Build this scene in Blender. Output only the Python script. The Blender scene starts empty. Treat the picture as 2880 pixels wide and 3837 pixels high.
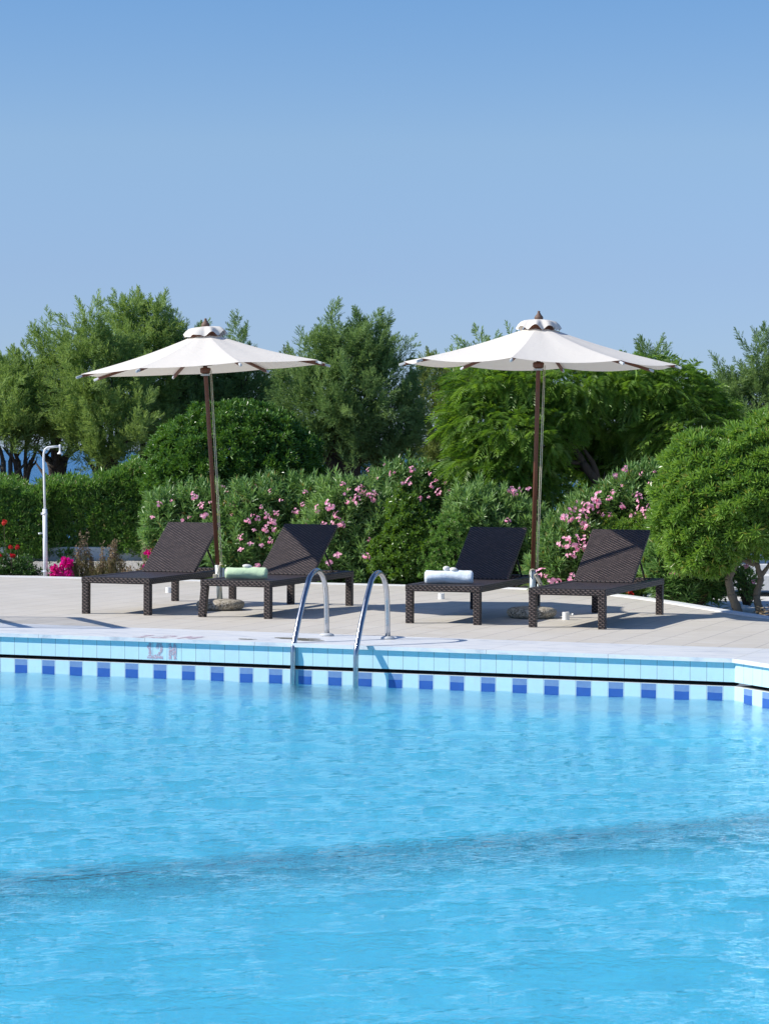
import bpy, bmesh, math, random
import numpy as np
from mathutils import Vector, Matrix
R = math.radians
S = bpy.context.scene
C = S.collection
random.seed(7)

# ------------------------------------------------------------------ camera
F, CX, CY = 9500.0, 1440.0, 1918.5          # focal length and centre in photo pixels (2880 x 3837)
PITCH, ROLL, EYE = 0.02394167, 0.00579525, 1.60223
SP, CP, SR, CR = math.sin(PITCH), math.cos(PITCH), math.sin(ROLL), math.cos(ROLL)
cam = bpy.data.cameras.new('camera'); camo = bpy.data.objects.new('camera', cam); C.objects.link(camo)
fw = Vector((0, CP, -SP)); up0 = Vector((0, SP, CP)); rt = Vector((1, 0, 0))
right = CR*rt + SR*up0; up = -SR*rt + CR*up0
M = Matrix((right, up, -fw)).transposed().to_4x4(); M.translation = Vector((0, 0, EYE))
camo.matrix_world = M
cam.sensor_fit = 'HORIZONTAL'; cam.sensor_width = 36; cam.lens = F/2880*36
cam.clip_start = 0.1; cam.clip_end = 20000
cam.dof.use_dof = True; cam.dof.focus_distance = 24.5; cam.dof.aperture_fstop = 18
S.camera = camo

def ray(u, v):
    du, dv = u-CX, v-CY
    a = du*CR+dv*SR; w = -du*SR+dv*CR
    return Vector((a/F, CP - w/F*SP, -SP - w/F*CP))
def ground(u, v, z=0.0):
    r = ray(u, v); return Vector((0, 0, EYE)) + r*((z-EYE)/r.z)
def at(u, v, Y):
    r = ray(u, v); return Vector((0, 0, EYE)) + r*(Y/r.y)

# ------------------------------------------------------------------ light
SUN_EL, SUN_TO_CAM = 38.5, 9.5              # elevation; the sun is to the left, 12 deg towards the viewer
saz = R(180+SUN_TO_CAM)                      # direction towards the sun in the ground plane
sdir = Vector((math.cos(R(SUN_EL))*math.cos(saz), math.cos(R(SUN_EL))*math.sin(saz), math.sin(R(SUN_EL))))
sl = bpy.data.lights.new('sun', 'SUN'); sl.energy = 4.6; sl.angle = R(0.53); sl.color = (1.0, 0.955, 0.88)
so = bpy.data.objects.new('sun', sl); C.objects.link(so)
so.rotation_euler = (-sdir).to_track_quat('-Z', 'Y').to_euler(); so.location = (-20, -5, 30)
W = bpy.data.worlds.new('World'); S.world = W; W.use_nodes = True
wt = W.node_tree; wn = wt.nodes; wn.clear()
sky = wn.new('ShaderNodeTexSky'); sky.sky_type = 'NISHITA'; sky.sun_disc = False
sky.sun_elevation = R(SUN_EL); sky.sun_rotation = math.atan2(sdir.x, sdir.y)
sky.altitude = 0; sky.air_density = 1.0; sky.dust_density = 0.0; sky.ozone_density = 6.0
bg = wn.new('ShaderNodeBackground'); bg.inputs['Strength'].default_value = 0.14
wo = wn.new('ShaderNodeOutputWorld')
geo = wn.new('ShaderNodeTexCoord'); sepz = wn.new('ShaderNodeSeparateXYZ'); wt.links.new(geo.outputs['Generated'], sepz.inputs[0])
rp_ = wn.new('ShaderNodeValToRGB'); wt.links.new(sepz.outputs[2], rp_.inputs[0]); el_ = rp_.color_ramp.elements   # clear marine air: bluer towards the horizon
for k_, (p_, c_) in enumerate([(0.0, (.37, .47, .78)), (.035, (.445, .505, .72)), (.07, (.54, .545, .69)), (.12, (.68, .657, .696)), (.18, (.58, .657, .73)), (.60, (.53, .60, .73))]):
    e_ = el_[k_] if k_ < 2 else el_.new(p_); e_.position = p_; e_.color = (*c_, 1)
mx_ = wn.new('ShaderNodeMix'); mx_.data_type = 'RGBA'; mx_.blend_type = 'MULTIPLY'; mx_.inputs[0].default_value = 1.0
wt.links.new(sky.outputs[0], mx_.inputs[6]); wt.links.new(rp_.outputs[0], mx_.inputs[7]); wt.links.new(mx_.outputs[2], bg.inputs[0]); wt.links.new(bg.outputs[0], wo.inputs[0])
S.view_settings.view_transform = 'Standard'; S.view_settings.look = 'None'
S.view_settings.exposure = 0.35; S.view_settings.gamma = 1.0
try:
    S.cycles.max_bounces = 10; S.cycles.transparent_max_bounces = 12
    S.cycles.use_denoising = True
    S.cycles.sample_clamp_indirect = 4.0
except Exception: pass

# ------------------------------------------------------------------ helpers
def tag(o, label=None, cat=None, group=None, kind=None):
    if label: o['label'] = label
    if cat: o['category'] = cat
    if group: o['group'] = group
    if kind: o['kind'] = kind
    return o
def empty(name, loc, rz=0.0):
    o = bpy.data.objects.new(name, None); C.objects.link(o); o.location = loc; o.rotation_euler = (0, 0, rz)
    o.empty_display_size = 0.1
    return o
def link(name, me, mat=None, parent=None):
    o = bpy.data.objects.new(name, me); C.objects.link(o)
    if mat is not None:
        for m in (mat if isinstance(mat, (list, tuple)) else [mat]): me.materials.append(m)
    if parent is not None: o.parent = parent
    return o
def copy_tree(o, parent=None):
    c = o.copy(); C.objects.link(c); c.parent = parent
    for ch in list(o.children): copy_tree(ch, c)
    return c
class MB:
    """collects simple shapes into one mesh"""
    def __init__(s): s.v = []; s.f = []; s.m = []; s.mi = 0; s.sm = []
    def quad(s, a, b, c, d, smooth=False):
        n = len(s.v); s.v += [tuple(a), tuple(b), tuple(c), tuple(d)]; s.f.append((n, n+1, n+2, n+3)); s.m.append(s.mi); s.sm.append(smooth)
    def poly(s, pts):
        n = len(s.v); s.v += [tuple(p) for p in pts]; s.f.append(tuple(range(n, n+len(pts)))); s.m.append(s.mi); s.sm.append(False)
    def box(s, lo, hi, mat=None):
        x0, y0, z0 = lo; x1, y1, z1 = hi
        P = [Vector(p) for p in ((x0,y0,z0),(x1,y0,z0),(x1,y1,z0),(x0,y1,z0),(x0,y0,z1),(x1,y0,z1),(x1,y1,z1),(x0,y1,z1))]
        if mat is not None: P = [mat @ p for p in P]
        n = len(s.v); s.v += [tuple(p) for p in P]
        for f in ((0,3,2,1),(4,5,6,7),(0,1,5,4),(1,2,6,5),(2,3,7,6),(3,0,4,7)):
            s.f.append(tuple(n+i for i in f)); s.m.append(s.mi); s.sm.append(False)
    def tube(s, pts, rad, seg=8, cap=True):
        pts = [Vector(p) for p in pts]; k = len(pts)
        if not hasattr(rad, '__len__'): rad = [rad]*k
        base = len(s.v); ref = Vector((0.3, 0.9, 0.2)).normalized(); prev = None
        for i, p in enumerate(pts):
            t = (pts[min(i+1, k-1)] - pts[max(i-1, 0)]).normalized()
            if prev is None:
                x = t.cross(ref)
                if x.length < 0.1: x = t.cross(Vector((1, 0, 0)))
            else: x = prev - t*prev.dot(t)
            x.normalize(); prev = x; y = t.cross(x)
            for j in range(seg):
                a = 2*math.pi*j/seg
                s.v.append(tuple(p + (x*math.cos(a) + y*math.sin(a))*rad[i]))
        for i in range(k-1):
            for j in range(seg):
                a = base+i*seg+j; b = base+i*seg+(j+1) % seg
                s.f.append((a, b, b+seg, a+seg)); s.m.append(s.mi); s.sm.append(True)
        if cap:
            s.f.append(tuple(base+j for j in reversed(range(seg)))); s.m.append(s.mi); s.sm.append(False)
            s.f.append(tuple(base+(k-1)*seg+j for j in range(seg))); s.m.append(s.mi); s.sm.append(False)
    def lathe(s, prof, seg=24, c=(0, 0, 0), sx=1, sy=1, wob=None):
        base = len(s.v)
        for i, (r, z) in enumerate(prof):
            for j in range(seg):
                a = 2*math.pi*j/seg; k = 1 if wob is None else wob(a, i)
                s.v.append((c[0]+r*k*math.cos(a)*sx, c[1]+r*k*math.sin(a)*sy, c[2]+z))
        for i in range(len(prof)-1):
            for j in range(seg):
                a = base+i*seg+j; b = base+i*seg+(j+1) % seg
                s.f.append((a, b, b+seg, a+seg)); s.m.append(s.mi); s.sm.append(True)
        s.f.append(tuple(base+j for j in reversed(range(seg)))); s.m.append(s.mi); s.sm.append(False)
        s.f.append(tuple(base+(len(prof)-1)*seg+j for j in range(seg))); s.m.append(s.mi); s.sm.append(False)
    def mesh(s, name, bevel=0, uv=False):
        me = bpy.data.meshes.new(name); me.from_pydata(s.v, [], s.f)
        me.polygons.foreach_set('material_index', s.m); me.polygons.foreach_set('use_smooth', s.sm)
        if bevel:
            bm = bmesh.new(); bm.from_mesh(me)
            bmesh.ops.bevel(bm, geom=[e for e in bm.edges if e.is_manifold and e.calc_face_angle(0) > 0.6], offset=bevel, segments=2, profile=0.5, affect='EDGES')
            bm.to_mesh(me); bm.free()
        if uv: boxuv(me)
        return me
    def build(s, name, mat, parent=None, bevel=0, uv=False):
        return link(name, s.mesh(name, bevel, uv), mat, parent)
def boxuv(me):
    uvl = me.uv_layers.new(name='UVMap')
    for p in me.polygons:
        n = p.normal; a = max(range(3), key=lambda i: abs(n[i]))
        for li in p.loop_indices:
            co = me.vertices[me.loops[li].vertex_index].co
            uvl.data[li].uv = ((co.y, co.z) if a == 0 else (co.x, co.z) if a == 1 else (co.x, co.y))

# ------------------------------------------------------------------ materials
class NT:
    def __init__(s, name):
        s.m = bpy.data.materials.new(name); s.m.use_nodes = True; s.t = s.m.node_tree; s.t.nodes.clear()
        s.o = s.t.nodes.new('ShaderNodeOutputMaterial')
    def n(s, typ, ins=None, **kw):
        nd = s.t.nodes.new('ShaderNode'+typ)
        for k, v in kw.items(): setattr(nd, k, v)
        for k, v in (ins or {}).items():
            if isinstance(v, bpy.types.NodeSocket): s.t.links.new(v, nd.inputs[k])
            else: nd.inputs[k].default_value = v
        return nd
    def math(s, op, a, b=0.0, c=None):
        nd = s.t.nodes.new('ShaderNodeMath'); nd.operation = op
        for i, v in enumerate((a, b) if c is None else (a, b, c)):
            if isinstance(v, bpy.types.NodeSocket): s.t.links.new(v, nd.inputs[i])
            else: nd.inputs[i].default_value = v
        return nd.outputs[0]
    def mix(s, f, a, b):
        nd = s.t.nodes.new('ShaderNodeMix'); nd.data_type = 'RGBA'
        for i, v in ((0, f), (6, a), (7, b)):
            if isinstance(v, bpy.types.NodeSocket): s.t.links.new(v, nd.inputs[i])
            else: nd.inputs[i].default_value = v if i == 0 else (*v, 1)[:4]
        return nd.outputs[2]
    def ramp(s, f, stops):
        nd = s.n('ValToRGB', {0: f}); e = nd.color_ramp.elements
        while len(e) < len(stops): e.new(0.5)
        for x, (p, c) in zip(e, stops): x.position = p; x.color = (*c, 1) if len(c) == 3 else c
        return nd.outputs[0]
    def noise(s, vec, scale, detail=4, rough=0.55, dist=0.0):
        return s.n('TexNoise', {'Vector': vec, 'Scale': scale, 'Detail': detail, 'Roughness': rough, 'Distortion': dist}).outputs[0]
    def scale(s, vec, sc, rot=(0, 0, 0)):
        return s.n('Mapping', {'Vector': vec, 'Scale': sc, 'Rotation': rot}).outputs[0]
    def bump(s, h, strength=0.5, dist=0.01, normal=None):
        i = {'Height': h, 'Strength': strength, 'Distance': dist}
        if normal is not None: i['Normal'] = normal
        return s.n('Bump', i).outputs[0]
    def out(s, sh): s.t.links.new(sh, s.o.inputs[0]); return s.m
    def pbsdf(s, **kw):
        return s.n('BsdfPrincipled', {k.replace('_', ' '): v for k, v in kw.items()}).outputs[0]
    def obj(s): return s.n('TexCoord').outputs['Object']
    def gen(s): return s.n('NewGeometry').outputs['Position']

def simple(name, col, rough=0.6, metal=0.0, var=0.12, sc=12.0, bump=0.15, bd=0.003, spec=0.5):
    t = NT(name); p = t.obj(); n1 = t.noise(p, sc, 5)
    c = t.mix(n1, tuple(x*(1-var) for x in col), tuple(min(1, x*(1+var)) for x in col))
    b = t.bump(t.noise(p, sc*6, 4), bump, bd)
    return t.out(t.pbsdf(Base_Color=c, Roughness=rough, Metallic=metal, Normal=b, Specular_IOR_Level=spec))

def leafmat(name, a, b, dry=None, rough=0.38, trans=0.28, spec=0.5):
    """leaf tone varies from leaf to leaf (a property of the leaf, not of the light)"""
    t = NT(name)
    r = t.n('Attribute', attribute_name='rnd').outputs['Fac']
    stops = [(0.0, a), (0.8, b)]
    if dry: stops += [(0.955, b), (0.975, dry)]
    c = t.ramp(r, stops)
    pr = t.pbsdf(Base_Color=c, Roughness=rough, Specular_IOR_Level=spec)
    hs = t.n('HueSaturation', {'Color': c, 'Hue': 0.485, 'Saturation': 1.15, 'Value': 1.6}).outputs[0]
    tr = t.n('BsdfTranslucent', {'Color': hs}).outputs[0]
    return t.out(t.n('MixShader', {0: trans, 1: pr, 2: tr}).outputs[0])

m_oleander = leafmat('oleander leaf', (0.0809, 0.1843, 0.0478), (0.2205, 0.3685, 0.116), (0.30, 0.28, 0.08), 0.36, 0.22)
m_oleander_pale = leafmat('pale oleander leaf', (0.119, 0.2295, 0.065), (0.266, 0.4185, 0.143), None, 0.38, 0.28)
m_pitto_dark = leafmat('dark pittosporum leaf', (0.0525, 0.14, 0.0264), (0.135, 0.266, 0.048), None, 0.32, 0.18, 0.45)
m_pitto = leafmat('pittosporum leaf', (0.1095, 0.2256, 0.0405), (0.2447, 0.4036, 0.0885), (0.33, 0.34, 0.09), 0.30, 0.30, 0.5)
m_hedge = leafmat('hedge leaf', (0.075, 0.192, 0.036), (0.2125, 0.372, 0.084), (0.28, 0.27, 0.12), 0.34, 0.22)
m_tam = leafmat('tamarisk spray', (0.1426, 0.2376, 0.0663), (0.31, 0.43, 0.1436), (0.30, 0.27, 0.07), 0.6, 0.36, 0.25)
m_tam_blue = leafmat('blue green tamarisk spray', (0.1178, 0.2163, 0.0741), (0.2503, 0.3671, 0.1358), None, 0.6, 0.32, 0.25)
m_tam_pale = leafmat('pale tamarisk spray', (0.1398, 0.2087, 0.0615), (0.2542, 0.3246, 0.1118), (0.32, 0.28, 0.08), 0.6, 0.36, 0.25)
m_mimosa = leafmat('feathery leaf', (0.09, 0.1896, 0.0273), (0.195, 0.3346, 0.0585), (0.32, 0.38, 0.10), 0.42, 0.34)
m_privet = leafmat('privet leaf', (0.06, 0.14, 0.022), (0.14, 0.25, 0.045), None, 0.33, 0.3)
m_silver = leafmat('silvery leaf', (0.16, 0.18, 0.10), (0.34, 0.33, 0.20), None, 0.6, 0.2)
m_weed = leafmat('dry weed', (0.10, 0.12, 0.03), (0.24, 0.20, 0.09), None, 0.7, 0.2)
m_seed = leafmat('seed pod', (0.16, 0.11, 0.06), (0.34, 0.26, 0.16), None, 0.7, 0.15)
m_rose_leaf = leafmat('rose leaf', (0.03, 0.09, 0.02), (0.09, 0.19, 0.04), None, 0.45, 0.25)
m_pink = leafmat('pink petal', (0.74, 0.27, 0.44), (0.90, 0.58, 0.68), None, 0.6, 0.35, 0.2)
m_magenta = leafmat('magenta bract', (0.55, 0.01, 0.20), (0.75, 0.03, 0.30), None, 0.6, 0.35, 0.2)
m_red = leafmat('red petal', (0.42, 0.01, 0.015), (0.62, 0.05, 0.03), None, 0.6, 0.25, 0.2)
m_litter = leafmat('dry leaf', (0.16, 0.10, 0.05), (0.42, 0.33, 0.2), None, 0.8, 0.1)

def bark(name, a, b, sc=9.0):
    t = NT(name); p = t.obj(); st = t.scale(p, (sc, sc, sc*0.25))
    n1 = t.noise(st, 1.5, 6, 0.65, 0.6); n2 = t.noise(p, 5, 3)
    c = t.mix(n2, t.mix(n1, a, b), tuple(x*0.6 for x in b))
    return t.out(t.pbsdf(Base_Color=c, Roughness=0.9, Normal=t.bump(n1, 0.9, 0.03)))
m_bark = bark('dark bark', (0.03, 0.022, 0.016), (0.12, 0.095, 0.075))
m_bark_pale = bark('pale patchy bark', (0.10, 0.075, 0.05), (0.36, 0.30, 0.23), 16)
m_twig = bark('twig', (0.07, 0.05, 0.03), (0.17, 0.13, 0.08))

# wicker
t = NT('dark brown wicker'); uvn = t.n('UVMap').outputs[0]; sx = t.n('SeparateXYZ', {0: uvn})
rowv = t.math('DIVIDE', sx.outputs[1], 0.0170); row = t.math('FLOOR', rowv); fv = t.math('FRACT', rowv)
u = t.math('ADD', t.math('DIVIDE', sx.outputs[0], 0.046), t.math('MULTIPLY', t.math('MODULO', row, 2.0), 0.5)); fu = t.math('FRACT', u)
def arch(x):
    a = t.math('MULTIPLY_ADD', x, 2.0, -1.0); a = t.math('MULTIPLY', a, a)
    return t.math('SUBTRACT', 1.0, a)
h = t.math('MULTIPLY', t.math('POWER', arch(fu), 0.55), t.math('POWER', arch(fv), 0.5))
idn = t.n('TexWhiteNoise', {'Vector': t.n('CombineXYZ', {0: t.math('FLOOR', u), 1: row}).outputs[0]}, noise_dimensions='3D').outputs[0]
c = t.ramp(h, [(0.0, (0.004, 0.003, 0.004)), (0.55, (0.013, 0.010, 0.010)), (0.80, (0.028, 0.020, 0.019)), (0.95, (0.12, 0.09, 0.08))])  # sun glint painted as a paler tone on the crown of each strand
c = t.mix(idn, c, t.n('HueSaturation', {'Color': c, 'Value': 1.7}).outputs[0]); c = t.mix(t.math('MULTIPLY', t.noise(t.obj(), 3.5, 4), 0.25), c, (0.03, 0.027, 0.027))
m_wicker = t.out(t.pbsdf(Base_Color=c, Roughness=0.42, Specular_IOR_Level=0.35, Normal=t.bump(h, 0.9, 0.006)))
m_strut = simple('dark steel strut', (0.02, 0.02, 0.022), 0.45, 0.6)

# parasol
t = NT('off white canvas'); p = t.obj()
wv = t.noise(t.scale(p, (1, 1, 1)), 900, 2); big = t.noise(p, 3.0, 4)
c = t.mix(big, (0.83, 0.79, 0.72), (0.855, 0.82, 0.755))
wr = t.noise(t.scale(p, (4, 4, 1.0)), 2.2, 4, 0.5, 1.0)
nb = t.bump(wr, 0.22, 0.015)
d1 = t.pbsdf(Base_Color=c, Roughness=0.85, Normal=nb, Specular_IOR_Level=0.2)
d2 = t.n('BsdfTranslucent', {'Color': (0.75, 0.66, 0.54, 1), 'Normal': nb}).outputs[0]
m_canvas = t.out(t.n('MixShader', {0: 0.2, 1: d1, 2: d2}).outputs[0])
t = NT('red brown wood'); p = t.obj()
g = t.noise(t.scale(p, (30, 30, 1.2)), 2.5, 5, 0.6, 0.4)
m_wood = t.out(t.pbsdf(Base_Color=t.mix(g, (0.085, 0.026, 0.013), (0.19, 0.065, 0.032)), Roughness=0.5, Normal=t.bump(g, 0.2, 0.002)))
m_finial = simple('weathered wood', (0.14, 0.085, 0.06), 0.65)
m_cap = simple('white plastic cap', (0.52, 0.54, 0.55), 0.5, 0.0)
m_galv = simple('galvanised steel', (0.50, 0.56, 0.56), 0.48, 0.55, 0.18, 20)
m_rope = simple('pale rope', (0.62, 0.57, 0.42), 0.9, 0, 0.2, 80, 0.6)
m_cleat = simple('beige wooden cleat', (0.50, 0.45, 0.34), 0.75)
t = NT('pebble concrete'); p = t.obj()
v = t.n('TexVoronoi', {'Vector': p, 'Scale': 62.0}); vc = t.n('SeparateColor', {0: v.outputs['Color']}).outputs[0]
c = t.ramp(vc, [(0.0, (0.10, 0.09, 0.08)), (0.25, (0.32, 0.28, 0.22)), (0.6, (0.52, 0.47, 0.38)), (1.0, (0.68, 0.63, 0.54))])
c = t.mix(t.math('MULTIPLY', t.noise(p, 7, 4), 0.6), c, (0.22, 0.19, 0.13))
m_stone = t.out(t.pbsdf(Base_Color=c, Roughness=0.9, Normal=t.bump(v.outputs['Distance'], 0.8, 0.006)))

def towelmat(name, a, b):
    t = NT(name); p = t.obj(); n1 = t.noise(p, 170, 3); n2 = t.noise(p, 9, 3)
    return t.out(t.pbsdf(Base_Color=t.mix(n2, a, b), Roughness=0.95, Specular_IOR_Level=0.1, Sheen_Weight=0.3,
                         Normal=t.bump(n1, 0.8, 0.004, t.bump(n2, 0.5, 0.02))))
m_towel_g = towelmat('pale green towel', (0.52, 0.70, 0.44), (0.62, 0.78, 0.52))
m_towel_b = towelmat('pale blue towel', (0.74, 0.83, 0.90), (0.84, 0.90, 0.94))
m_pebble = simple('white pebble', (0.74, 0.73, 0.70), 0.5, 0, 0.08, 20, 0.05)
m_pvc = simple('white plastic pipe', (0.78, 0.79, 0.78), 0.4, 0, 0.04, 8, 0.03)
m_whitepaint = simple('white painted metal', (0.76, 0.78, 0.80), 0.42, 0, 0.05, 6, 0.08)
t = NT('brushed steel'); p = t.obj(); n1 = t.noise(p, 14, 6, 0.7)
m_steel = t.out(t.pbsdf(Base_Color=t.mix(n1, (0.34, 0.35, 0.36), (0.55, 0.56, 0.58)), Metallic=1.0, Roughness=t.math('MULTIPLY_ADD', n1, 0.25, 0.10)))

# deck: travertine planks, joints run with the loungers
WDIR = -0.3628
def deckmat():
    t = NT('travertine deck'); p = t.gen()
    q = t.scale(p, (1, 1, 1), (0, 0, 0.335))            # turned so that q.y runs along the long joints
    s = t.n('SeparateXYZ', {0: q})
    xx = t.math('DIVIDE', s.outputs[0], 0.305); col = t.math('FLOOR', xx); fx = t.math('FRACT', xx)
    off = t.n('TexWhiteNoise', {'W': col}, noise_dimensions='1D').outputs[0]
    yy = t.math('ADD', t.math('DIVIDE', s.outputs[1], 0.61), t.math('MULTIPLY', t.math('MODULO', col, 2.0), 0.5)); row = t.math('FLOOR', yy); fy = t.math('FRACT', yy)
    wob = t.math('MULTIPLY', t.noise(p, 3.0, 2), 0.012)
    jx = t.math('LESS_THAN', t.math('ABSOLUTE', t.math('SUBTRACT', fx, 0.5)), t.math('SUBTRACT', 0.491, wob))
    jy = t.math('LESS_THAN', t.math('ABSOLUTE', t.math('SUBTRACT', fy, 0.5)), 0.4965)
    tid = t.n('TexWhiteNoise', {'Vector': t.n('CombineXYZ', {0: col, 1: row}).outputs[0]}, noise_dimensions='3D')
    st = t.noise(t.scale(q, (1.2, 14, 1)), 1.6, 6, 0.65, 0.5)
    st2 = t.noise(t.scale(q, (4, 30, 1)), 2.2, 4, 0.7, 0.2)
    c = t.ramp(st, [(0.25, (0.46, 0.40, 0.31)), (0.45, (0.60, 0.55, 0.47)), (0.62, (0.64, 0.61, 0.55)), (0.85, (0.71, 0.69, 0.64))])
    c = t.mix(t.math('MULTIPLY', tid.outputs[0], 0.35), c, (0.50, 0.47, 0.41))
    c = t.mix(t.math('MULTIPLY', st2, 0.25), c, (0.75, 0.74, 0.71))
    blot = t.ramp(t.noise(p, 1.1, 5, 0.6), [(0.50, (0, 0, 0)), (0.72, (1, 1, 1))])
    c = t.mix(t.math('MULTIPLY', blot, 0.3), c, (0.46, 0.42, 0.34))
    c = t.n('HueSaturation', {'Color': c, 'Saturation': 1.02, 'Value': 0.95}).outputs[0]
    stn = t.ramp(t.noise(t.scale(q, (1.0, 2.2, 1)), 2.6, 6, 0.65, 0.8), [(0.52, (0, 0, 0)), (0.66, (1, 1, 1))])
    c = t.mix(t.math('MULTIPLY', stn, 0.24), c, (0.42, 0.38, 0.31))
    spk = t.math('GREATER_THAN', t.noise(p, 55, 2, 0.6), 0.70)
    c = t.mix(t.math('MULTIPLY', spk, 0.35), c, (0.30, 0.27, 0.22))
    jd = t.noise(p, 6.0, 3, 0.6)
    c = t.mix(jy, t.mix(jd, (0.30, 0.27, 0.23), (0.56, 0.53, 0.48)), c)
    c = t.mix(jx, t.mix(jd, (0.17, 0.155, 0.14), (0.52, 0.50, 0.47)), c)
    hh = t.math('ADD', t.math('MULTIPLY', jx, 1.0), t.math('MULTIPLY', st2, 0.25))
    return t.out(t.pbsdf(Base_Color=c, Roughness=0.62, Normal=t.bump(hh, 0.5, 0.003)))
m_deck = deckmat()
def marble():
    t = NT('white marble'); p = t.gen(); q = t.scale(p, (1, 1, 1), (0, 0, -WDIR)); s = t.n('SeparateXYZ', {0: q})
    ve = t.noise(t.scale(q, (1.2, 4.5, 3)), 1.7, 8, 0.62, 1.8)
    c = t.ramp(ve, [(0.30, (0.50, 0.53, 0.57)), (0.44, (0.68, 0.70, 0.72)), (0.56, (0.76, 0.77, 0.77)), (0.8, (0.80, 0.80, 0.79))])
    fx = t.math('FRACT', t.math('DIVIDE', t.math('ADD', s.outputs[0], 0.37), 1.02))
    j = t.math('LESS_THAN', t.math('ABSOLUTE', t.math('SUBTRACT', fx, 0.5)), 0.4975)
    c = t.mix(j, (0.42, 0.42, 0.41), c)
    rub = t.ramp(t.noise(p, 2.3, 5, 0.6), [(0.55, (0, 0, 0)), (0.75, (1, 1, 1))])
    c = t.mix(t.math('MULTIPLY', rub, 0.25), c, (0.55, 0.53, 0.46))
    return t.out(t.pbsdf(Base_Color=c, Roughness=0.42, Normal=t.bump(ve, 0.15, 0.004)))
m_marble = marble()
m_kerb = simple('white kerb', (0.70, 0.71, 0.71), 0.7, 0, 0.08, 4, 0.3)
m_wallw = simple('white painted render', (0.66, 0.70, 0.74), 0.85, 0, 0.10, 3, 0.5, 0.01)

def tilemat(blue):
    t = NT('pool wall tile lower' if blue else 'pool wall tile upper')
    s = t.n('SeparateXYZ', {0: t.n('UVMap').outputs[0]}); u = s.outputs[0]; v = s.outputs[1]     # u counts tiles, v = height
    fu = t.math('FRACT', u); iu = t.math('FLOOR', u)
    rnd = t.n('TexWhiteNoise', {'W': iu}, noise_dimensions='1D').outputs[0]
    p = t.gen(); n1 = t.noise(p, 16, 4)
    base = t.mix(n1, (0.50, 0.74, 0.80), (0.60, 0.80, 0.84))
    base = t.mix(t.math('MULTIPLY', rnd, 0.6), base, (0.52, 0.70, 0.80))
    jj = t.math('GREATER_THAN', t.math('ABSOLUTE', t.math('SUBTRACT', fu, 0.5)), 0.482)
    gr = t.ramp(t.noise(t.scale(p, (1, 1, .35)), 22, 5, 0.7), [(0.52, (0, 0, 0)), (0.70, (1, 1, 1))])
    base = t.mix(t.math('MULTIPLY', gr, 0.30), base, (0.50, 0.60, 0.58))
    c = base
    if blue:
        odd = t.math('LESS_THAN', t.math('MODULO', t.math('ADD', iu, 100.0), 2.0), 0.5)
        inset = t.math('LESS_THAN', t.math('ABSOLUTE', t.math('SUBTRACT', fu, 0.5)), 0.455)
        top = t.math('LESS_THAN', v, -0.2235)
        bl = t.mix(n1, (0.028, 0.095, 0.36), (0.045, 0.13, 0.44))
        lime = t.mix(t.noise(p, 30, 4), (0.13, 0.23, 0.46), (0.22, 0.33, 0.52))
        wl = t.math('GREATER_THAN', t.math('ADD', v, t.math('MULTIPLY', t.noise(p, 5, 3), 0.012)), -0.268)
        bl = t.mix(wl, bl, lime)
        f = t.math('MULTIPLY', t.math('MULTIPLY', odd, inset), top)
        above = t.math('GREATER_THAN', v, -0.40)
        c = t.mix(t.math('MULTIPLY', f, above), base, bl)
        lip = t.math('GREATER_THAN', v, -0.2225)
        c = t.mix(lip, c, (0.78, 0.76, 0.72))
    c = t.mix(jj, c, (0.42, 0.47, 0.46) if blue else (0.30, 0.38, 0.38))
    return t.out(t.pbsdf(Base_Color=c, Roughness=0.22, Specular_IOR_Level=0.5, Normal=t.bump(t.math('MULTIPLY', t.noise(p, 6, 2), 1.0), 0.12, 0.01)))
m_tile_up, m_tile_lo = tilemat(False), tilemat(True)
m_slot = simple('channel shade black', (0.010, 0.013, 0.016), 0.6)  # deep shadow of the overflow channel, put into its base colour
def floormat():
    t = NT('pool floor mosaic'); p = t.gen()
    b = t.n('TexBrick', {'Vector': p, 'Scale': 1.0, 'Color1': (0.045, 0.56, 0.82, 1), 'Color2': (0.08, 0.625, 0.86, 1), 'Mortar': (0.18, 0.72, 0.86, 1), 'Mortar Size': 0.004, 'Brick Width': 0.05, 'Row Height': 0.05}, offset=0.0).outputs[0]
    return t.out(t.pbsdf(Base_Color=b, Roughness=0.5))
m_floor = floormat()
m_line = simple('dark blue floor tile', (0.008, 0.015, 0.05), 0.4)
t = NT('pool water'); p = t.gen()
w1 = t.noise(t.scale(p, (1, 1.05, 1)), 21.0, 3, 0.62, 0.4); w2 = t.noise(p, 46, 3, 0.6, 0.3)
nb = t.bump(t.math('ADD', w1, t.math('MULTIPLY', w2, 0.34)), 0.75, 0.022)
m_water = t.out(t.pbsdf(Base_Color=(1, 1, 1, 1), Roughness=0.0, IOR=1.333, Transmission_Weight=1.0, Normal=nb))
t = NT('sea water'); p = t.gen()
nb = t.bump(t.noise(t.scale(p, (1, 2.0, 1)), 2.2, 4, 0.6), 0.8, 0.25)
cc = t.mix(t.noise(t.scale(p, (0.2, 1, 1)), 1.2, 3), (0.004, 0.085, 0.23), (0.012, 0.15, 0.34))
m_sea = t.out(t.pbsdf(Base_Color=cc, Roughness=0.25, IOR=1.333, Normal=nb))
def groundmat(name, a, b, sc):
    t = NT(name); p = t.gen(); v = t.n('TexVoronoi', {'Vector': p, 'Scale': sc}); k = t.n('SeparateColor', {0: v.outputs['Color']}).outputs[0]
    return t.out(t.pbsdf(Base_Color=t.mix(t.noise(p, 1.2, 4), t.mix(k, a, b), t.mix(k, tuple(x*0.7 for x in a), b)), Roughness=0.95, Normal=t.bump(v.outputs['Distance'], 1.0, 0.02)))
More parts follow.
